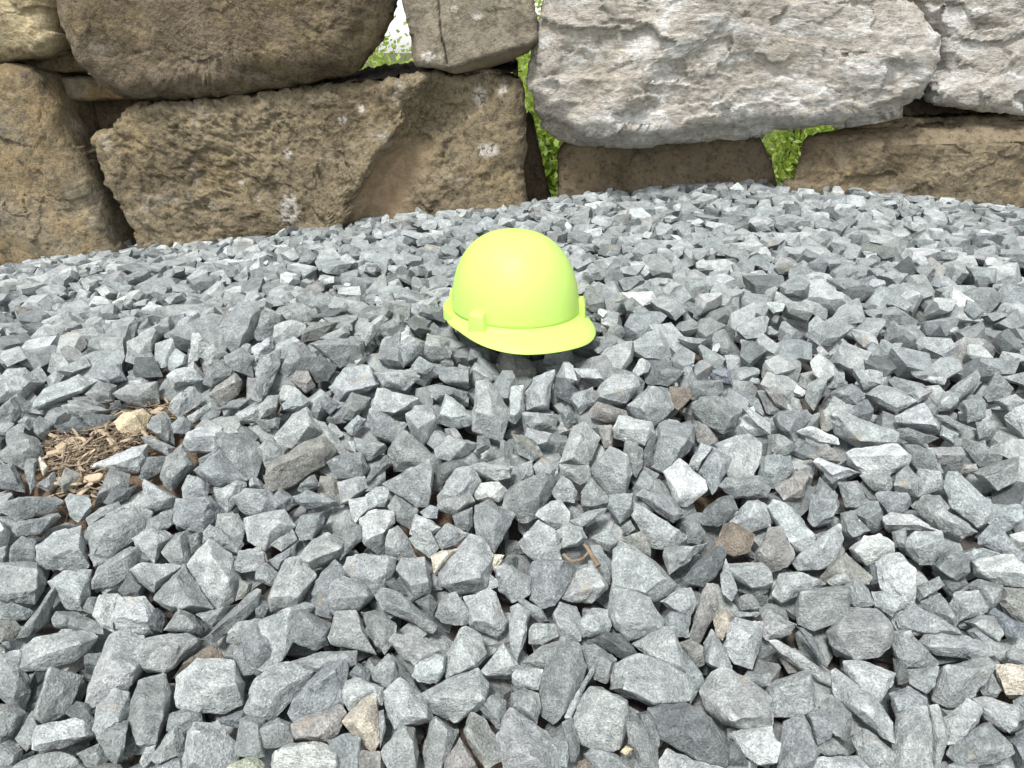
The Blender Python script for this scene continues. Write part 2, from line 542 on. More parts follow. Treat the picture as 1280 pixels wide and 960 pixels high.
WALL = 2.38
M_TAN = boulder_material("weathered_tan_boulder", [(0.301, 0.250, 0.163), (0.221, 0.181, 0.119), (0.080, 0.068, 0.051), (0.330, 0.265, 0.154)], white_amt=0.45, scale=1.1, bump=1.1, smooth_col=(0.353, 0.266, 0.170))
M_BROWN = boulder_material("dark_brown_boulder", [(0.236, 0.191, 0.135), (0.184, 0.147, 0.100), (0.088, 0.073, 0.054), (0.287, 0.230, 0.135)], white_amt=0.2, scale=1.25, bump=1.1)
M_OCHRE = boulder_material("ochre_boulder", [(0.246, 0.215, 0.158), (0.289, 0.221, 0.126), (0.112, 0.100, 0.076), (0.313, 0.222, 0.107)], white_amt=0.2, scale=0.9, bump=0.7)
M_CREAM = boulder_material("cream_boulder", [(0.491, 0.417, 0.264), (0.425, 0.345, 0.196), (0.283, 0.217, 0.123), (0.507, 0.442, 0.300)], white_amt=0.5, white=(0.546, 0.515, 0.414), scale=0.9, bump=0.6)
M_GREY = boulder_material("grey_limestone_boulder", [(0.526, 0.503, 0.464), (0.419, 0.383, 0.329), (0.279, 0.251, 0.211), (0.565, 0.550, 0.522)], white_amt=0.95, white=(0.698, 0.691, 0.667), scale=0.8, bump=0.9, strata=1)
M_GREY2 = boulder_material("grey_brown_block", [(0.288, 0.254, 0.194), (0.239, 0.210, 0.159), (0.128, 0.112, 0.086), (0.311, 0.279, 0.220)], white_amt=0.3, white=(0.443, 0.420, 0.358), scale=0.9, bump=0.5, smooth_col=(0.348, 0.290, 0.198))
M_RUST = boulder_material("rusty_brown_boulder", [(0.261, 0.218, 0.147), (0.203, 0.162, 0.107), (0.092, 0.079, 0.055), (0.293, 0.228, 0.137)], white_amt=0.35, white=(0.383, 0.371, 0.308), scale=0.9, bump=0.7)
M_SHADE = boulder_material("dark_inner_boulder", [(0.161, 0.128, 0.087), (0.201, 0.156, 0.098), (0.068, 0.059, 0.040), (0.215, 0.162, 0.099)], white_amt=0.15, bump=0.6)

def curve_x(v, pts):
    vv = [p[1] for p in pts]; uu = [p[0] for p in pts]
    return np.interp(v, vv, uu)
def feat_split(u, v, V):
    cx = curve_x(v, [(548, 60), (538, 92), (522, 118), (512, 140), (500, 165), (468, 205), (446, 240), (432, 285), (424, 330)])
    d = u - cx + 5 * perlin(V * 18)
    step = smooth(-6, 26, d)
    rec = 0.066 * step * (1 - 0.72 * smooth(30, 150, d))
    bowl = smooth(-2, 10, d) * smooth(85, 35, d) * smooth(165, 205, v)
    bulge = -0.02 * smooth(-60, -8, d) * smooth(4, -8, d)
    return rec + bulge, bowl, 1 - 0.85 * bowl
def feat_block(u, v, V):
    # chamfered underside running up to the right, and a narrow side facet low on the left edge
    line = np.interp(u, [505, 560, 585, 672], [92, 86, 76, 52])
    under = np.maximum(v - line, 0)
    side = np.maximum(np.interp(v, [-60, 42, 44, 95], [470, 498, 518, 526]) - u, 0)
    return 0.0055 * under + 0.006 * side, smooth(0, 8, under) * 0.8 + smooth(0, 4, side) * 0.4 * (v > 42), 1 - 0.6 * smooth(0, 6, under)
def feat_pale(u, v, V):
    # lower lip turns under, left flank turns away
    low = np.maximum(v - np.interp(u, [650, 720, 850, 960, 1080, 1170], [120, 150, 162, 150, 136, 100]), 0)
    left = np.maximum(np.interp(v, [-60, 60, 120, 190], [760, 735, 760, 800]) - u, 0)
    ridge = -0.03 * smooth(60, 0, np.abs(u - np.interp(v, [-40, 60, 150], [900, 830, 760])))
    return 0.0011 * low + 0.0009 * left + ridge, np.zeros_like(u), np.ones_like(u)
def feat_low_right(u, v, V):
    top = np.maximum(np.interp(u, [980, 1080, 1280], [205, 182, 176]) - v, 0)
    return 0.003 * top, np.zeros_like(u), np.ones_like(u)

boulder("boulder", [(-150, -120), (60, -110), (76, 0), (80, 52), (58, 73), (0, 84), (-160, 90)], WALL - 0.02, 0.6, M_CREAM,
        "cream coloured boulder above the tall ochre boulder, cut off at the corner", 1, edge=0.06, rough=0.010, rough_f=9, facet=0.016, facet_c=0.13)
boulder("boulder", [(70, -130), (300, -150), (490, -120), (494, -30), (490, 10), (476, 48), (452, 86), (412, 100), (290, 119), (165, 127), (128, 112), (100, 82), (84, 40), (76, 0)],
        WALL - 0.06, 0.62, M_BROWN, "broad dark brown boulder resting on the long rough tan boulder", 2, edge=0.10, rough=0.012, rough_f=13, pitted=0.010, lump=0.03, facet=0.010, facet_c=0.15, facet_x=1.3, back=0.68)
boulder("boulder", [(-120, 80), (0, 80), (46, 84), (62, 104), (80, 158), (112, 222), (144, 292), (190, 420), (170, 470), (-150, 470)],
        WALL - 0.03, 0.6, M_OCHRE, "tall grey and ochre boulder standing below the cream boulder", 3, edge=0.06, rough=0.010, rough_f=9, lump=0.035, facet=0.014, facet_c=0.16, facet_x=1.0, centre=(10, 280))
boulder("boulder", [(108, 172), (136, 154), (168, 130), (215, 126), (330, 116), (420, 104), (535, 92), (648, 88), (656, 130), (654, 200), (657, 300), (655, 420), (500, 460), (230, 450), (176, 330), (150, 255), (124, 205)],
        WALL, 0.55, M_TAN, "long rough tan boulder with a smooth hollow, behind the hard hat", 4, edge=0.045, N=640, rough=0.014, rough_f=13, pitted=0.012, lump=0.02, facet=0.014, facet_c=0.09, facet_x=1.2, feature=feat_split,
        marks=[(610, 188, 16, 10, 1.0), (600, 120, 10, 16, .8), (628, 112, 7, 8, .7), (362, 262, 14, 24, .8), (360, 192, 6, 7, .9), (428, 150, 6, 6, .8), (302, 228, 5, 4, .7), (452, 136, 5, 6, .8)], corner=1)
boulder("boulder", [(478, -140), (664, -135), (668, 0), (673, 63), (622, 82), (574, 92), (528, 84), (514, 80), (514, 45), (502, 0)],
        WALL - 0.02, 0.5, M_GREY2, "square grey-brown block with a thin crack, between the brown and the pale boulder", 5, edge=0.022, rough=0.005, rough_f=10, lump=0.012, facet=0.006, facet_c=0.12, corner=1, feature=feat_block,
        marks=[(536, 70, 11, 7, 1.0), (566, 12, 8, 4, .8), (574, 20, 6, 5, .9), (596, 20, 8, 6, .7), (552, 70, 6, 4, .7)],
        cracks=[[(546, -20), (549, 12), (551, 44), (556, 62), (559, 80)]])
boulder("boulder", [(700, -150), (900, -170), (1110, -150), (1136, 0), (1160, 24), (1173, 50), (1170, 90), (1162, 120), (1146, 140), (1080, 155), (1010, 164), (960, 171), (850, 184), (720, 184), (692, 176), (664, 142), (655, 104), (662, 50), (682, 0)],
        WALL - 0.10, 0.66, M_GREY, "huge pale grey layered limestone boulder, the largest in the wall", 6, edge=0.09, N=680, rough=0.009, rough_f=11, lump=0.03, strata=0.0045, strata_f=17, facet=0.022, facet_c=0.13, facet_x=2.4, feature=feat_pale)
boulder("boulder", [(1148, -120), (1400, -130), (1420, 135), (1290, 141), (1215, 137), (1168, 132), (1176, 96), (1170, 60), (1160, 20)],
        WALL - 0.02, 0.6, M_GREY, "pale grey ledged boulder past the huge limestone, at the picture's edge", 7, edge=0.05, rough=0.010, rough_f=10, lump=0.03, strata=0.005, strata_f=10, facet=0.034, facet_c=0.14, facet_x=2.2)
boulder("boulder", [(974, 244), (995, 204), (1020, 170), (1080, 157), (1160, 149), (1280, 146), (1420, 150), (1430, 430), (1000, 430), (960, 330)],
        WALL - 0.02, 0.36, M_RUST, "rusty brown boulder under the ledged grey boulder, half buried in gravel", 8, edge=0.03, corner=1, rough=0.011, rough_f=9, lump=0.025, facet=0.018, facet_c=0.13, facet_x=1.8, feature=feat_low_right, centre=(1190, 290), back=0.6)
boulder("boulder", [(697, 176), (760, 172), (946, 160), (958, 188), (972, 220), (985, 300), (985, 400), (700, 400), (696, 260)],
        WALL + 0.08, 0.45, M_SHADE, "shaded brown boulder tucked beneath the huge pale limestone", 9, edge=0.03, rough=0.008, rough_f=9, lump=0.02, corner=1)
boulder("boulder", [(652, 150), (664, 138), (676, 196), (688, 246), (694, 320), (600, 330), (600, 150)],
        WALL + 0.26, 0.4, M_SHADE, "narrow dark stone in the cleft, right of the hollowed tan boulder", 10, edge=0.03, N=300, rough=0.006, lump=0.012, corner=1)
boulder("boulder", [(50, 99), (120, 97), (165, 106), (190, 124), (60, 124)],
        WALL + 0.12, 0.35, M_OCHRE, "flat tan slab in the joint left of the long tan boulder", 11, edge=0.02, N=300, rough=0.006, lump=0.012, corner=1)
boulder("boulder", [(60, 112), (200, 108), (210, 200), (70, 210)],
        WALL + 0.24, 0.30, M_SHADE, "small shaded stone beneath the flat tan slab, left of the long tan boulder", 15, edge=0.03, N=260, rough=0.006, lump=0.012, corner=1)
boulder("boulder", [(24, 64), (86, 58), (116, 74), (120, 90), (60, 92), (24, 92)],
        WALL + 0.12, 0.4, M_RUST, "thin rusty slab wedged under the cream boulder", 12, edge=0.015, N=260, rough=0.005, lump=0.008, corner=1)
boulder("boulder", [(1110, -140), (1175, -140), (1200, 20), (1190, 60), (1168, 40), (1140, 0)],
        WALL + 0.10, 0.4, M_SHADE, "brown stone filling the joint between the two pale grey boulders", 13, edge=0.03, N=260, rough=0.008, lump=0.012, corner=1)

boulder("boulder", [(1120, 100), (1230, 100), (1230, 190), (1120, 190)],  # added filler stone, blocks the view through so the slot reads black
        WALL + 0.20, 0.3, M_SHADE, "dark filler stone added to blacken the slot above the rusty brown boulder", 14, edge=0.03, N=200, rough=0.006, lump=0.012, corner=1)

# dark humus lying in the joint on top of the long boulder
def humus(name, px, Y0, Y1, h, label, seed):
    n = 120; m = 16
    us = np.linspace(px[0][0], px[-1][0], n)
    vs = np.interp(us, [p[0] for p in px], [p[1] for p in px])
    V = []
    for k in range(m):
        q = k / (m - 1)
        for u, v in zip(us, vs):
            p = on_y(u, v, Y0)
            V.append([p[0], Y0 + (Y1 - Y0) * q, p[2] - 0.02 + h * math.sin(math.pi * min(q * 1.4, 1) * 0.5)])
    V = np.array(V)
    V[:, 2] += 0.022 * np.abs(fbm(V * 24 + seed, 4)) + 0.012 * fbm(V * 60, 2)
    V[:, 1] += 0.02 * fbm(V * 20 + seed + 5, 3)
    idx = np.arange(n * m).reshape(m, n)
    F = np.stack([idx[:-1, :-1].ravel(), idx[:-1, 1:].ravel(), idx[1:, 1:].ravel(), idx[1:, :-1].ravel()], 1)
    ob = link(name, mesh_np(name, V, F, True), HUMUS)
    tag(ob, label, "soil", kind="stuff")
HUMUS = simple_material("dark_humus", (0.055, 0.042, 0.032), (0.10, 0.078, 0.055), 60, 0.95, 0.8, 0.008)
humus("humus", [(180, 126), (300, 117), (420, 101), (470, 92), (530, 86), (648, 86)], WALL + 0.05, WALL + 0.5, 0.035, "dark crumbly humus in the joint on top of the long tan boulder", 2)
humus("humus", [(1080, 158), (1160, 148), (1280, 144), (1400, 146)], WALL + 0.06, WALL + 0.5, 0.02, "dark soil in the joint on top of the rusty brown boulder", 6)

# ------------------------------------------------------------------ greenery behind the wall
def leaf_material():
    t = NT("leaf_green")
    a = t.attr("shade").outputs['Fac']
    c = t.mix(a, (0.17, 0.25, 0.045), (0.46, 0.56, 0.17))
    t.set(t.b.inputs['Base Color'], c)
    t.b.inputs['Roughness'].default_value = 0.5
    tr = t.n("ShaderNodeBsdfTranslucent")
    t.l(t.mix(1.0, c, (1.5, 1.6, 0.8), 'MULTIPLY'), tr.inputs['Color'])
    mx = t.n("ShaderNodeMixShader"); mx.inputs[0].default_value = 0.45
    t.l(t.b.outputs[0], mx.inputs[1]); t.l(tr.outputs[0], mx.inputs[2])
    t.l(mx.outputs[0], t.out.inputs['Surface'])
    return t.m
LEAF = leaf_material()
BARK = simple_material("shrub_bark", (0.12, 0.085, 0.055), (0.07, 0.05, 0.035), 30, 0.9, 0.5)
def tube(path, radii, sides=7):
    V, F = [], []
    path = np.asarray(path, float)
    for i, p in enumerate(path):
        d = path[min(i + 1, len(path) - 1)] - path[max(i - 1, 0)]
        d /= np.linalg.norm(d) + 1e-9
        a = np.cross(d, [0.31, 0.2, 0.93] if abs(d[2]) < 0.9 else [1, 0, 0]); a /= np.linalg.norm(a)
        b = np.cross(d, a)
        for k in range(sides):
            w = 2 * math.pi * k / sides
            V.append(p + radii[i] * (math.cos(w) * a + math.sin(w) * b))
    for i in range(len(path) - 1):
        for k in range(sides):
            k2 = (k + 1) % sides
            F.append((i * sides + k, i * sides + k2, (i + 1) * sides + k2, (i + 1) * sides + k))
    return np.array(V), np.array(F)
def shrub(label, x, y, rad, h, seed, n=12000, leaf=0.018):
    rg = np.random.default_rng(seed)
    root = bpy.data.objects.new("shrub", None); COL.objects.link(root); root.location = (x, y, 0)
    tag(root, label, "shrub", "shrubs growing behind the boulder wall")
    VV, FF, o = [], [], 0
    tips = []
    for k in range(16):
        a = rg.uniform(0, 2 * math.pi); r = rad * rg.uniform(0.3, 0.95); top = h * rg.uniform(0.6, 0.98)
        q = np.linspace(0, 1, 8)
        path = np.stack([r * math.cos(a) * q ** 1.3 + 0.03 * rg.normal(size=8) * q, r * math.sin(a) * q ** 1.3 + 0.03 * rg.normal(size=8) * q, top * q], 1)
        V, F = tube(path, 0.014 * (1 - 0.8 * q) + 0.002)
        VV.append(V); FF.append(F + o); o += len(V); tips.append(path)
    link("stem", mesh_np("stem", np.concatenate(VV), np.concatenate(FF), True), BARK, root)
    # leaves in clumps around the stems
    C = []
    for p in tips:
        for q in p[2:]:
            for _ in range(5):
                C.append(q + rg.normal(size=3) * rad * 0.17)
    C = np.array(C)
    ci = rg.integers(0, len(C), n)
    P = C[ci] + rg.normal(size=(n, 3)) * 0.05
    P[:, 2] = np.abs(P[:, 2])
    d = rg.normal(size=(n, 3)); d[:, 2] += 0.4; d /= np.linalg.norm(d, axis=1)[:, None]
    s = np.cross(d, rg.normal(size=(n, 3))); s /= np.linalg.norm(s, axis=1)[:, None]
    nn = np.cross(d, s)
    L = leaf * rg.uniform(0.6, 1.4, n)[:, None]; W = L * 0.55
    V = np.stack([P - d * L, P + s * W + nn * L * 0.15, P + d * L, P - s * W + nn * L * 0.15], 1).reshape(-1, 3)
    F = np.arange(4 * n).reshape(n, 4)
    F = np.concatenate([F[:, [0, 1, 2]], F[:, [0, 2, 3]]])
    me = mesh_np("crown", V, F)
    sh = np.clip(rg.normal(0.5, 0.22, len(C))[ci] + rg.normal(0, 0.12, n), 0, 1)
    fattr(me, "shade", np.repeat(sh, 4))
    link("crown", me, LEAF, root)
shrub("bright leafy shrub seen in the gap between the brown boulder and the square block", -0.72, 4.15, 0.55, 0.98, 21, 15000)
shrub("leafy green shrub seen in the cleft beside the long tan boulder", 0.18, 3.75, 0.42, 0.95, 22)
shrub("leafy shrub seen in the triangular gap under the huge pale limestone", 1.62, 4.2, 0.5, 0.85, 23)
shrub("tall shrub behind the square block, a few leaves showing beside it", 0.16, 4.9, 0.6, 1.45, 24)

# ================================================================== GRAVEL
TONE = {'w': (0.41, 0.431, 0.43), 'p': (0.297, 0.319, 0.319), 'm': (0.221, 0.240, 0.241), 'd': (0.130, 0.143, 0.145), 'y': (0.38, 0.35, 0.295),
        'b': (0.19, 0.165, 0.137), 't': (0.50, 0.42, 0.29), 'c': (0.56, 0.52, 0.43), 'o': (0.225, 0.232, 0.215), 'n': (0.255, 0.254, 0.242), 'g': (0.36, 0.39, 0.30), 'u': (0.165, 0.185, 0.202)}
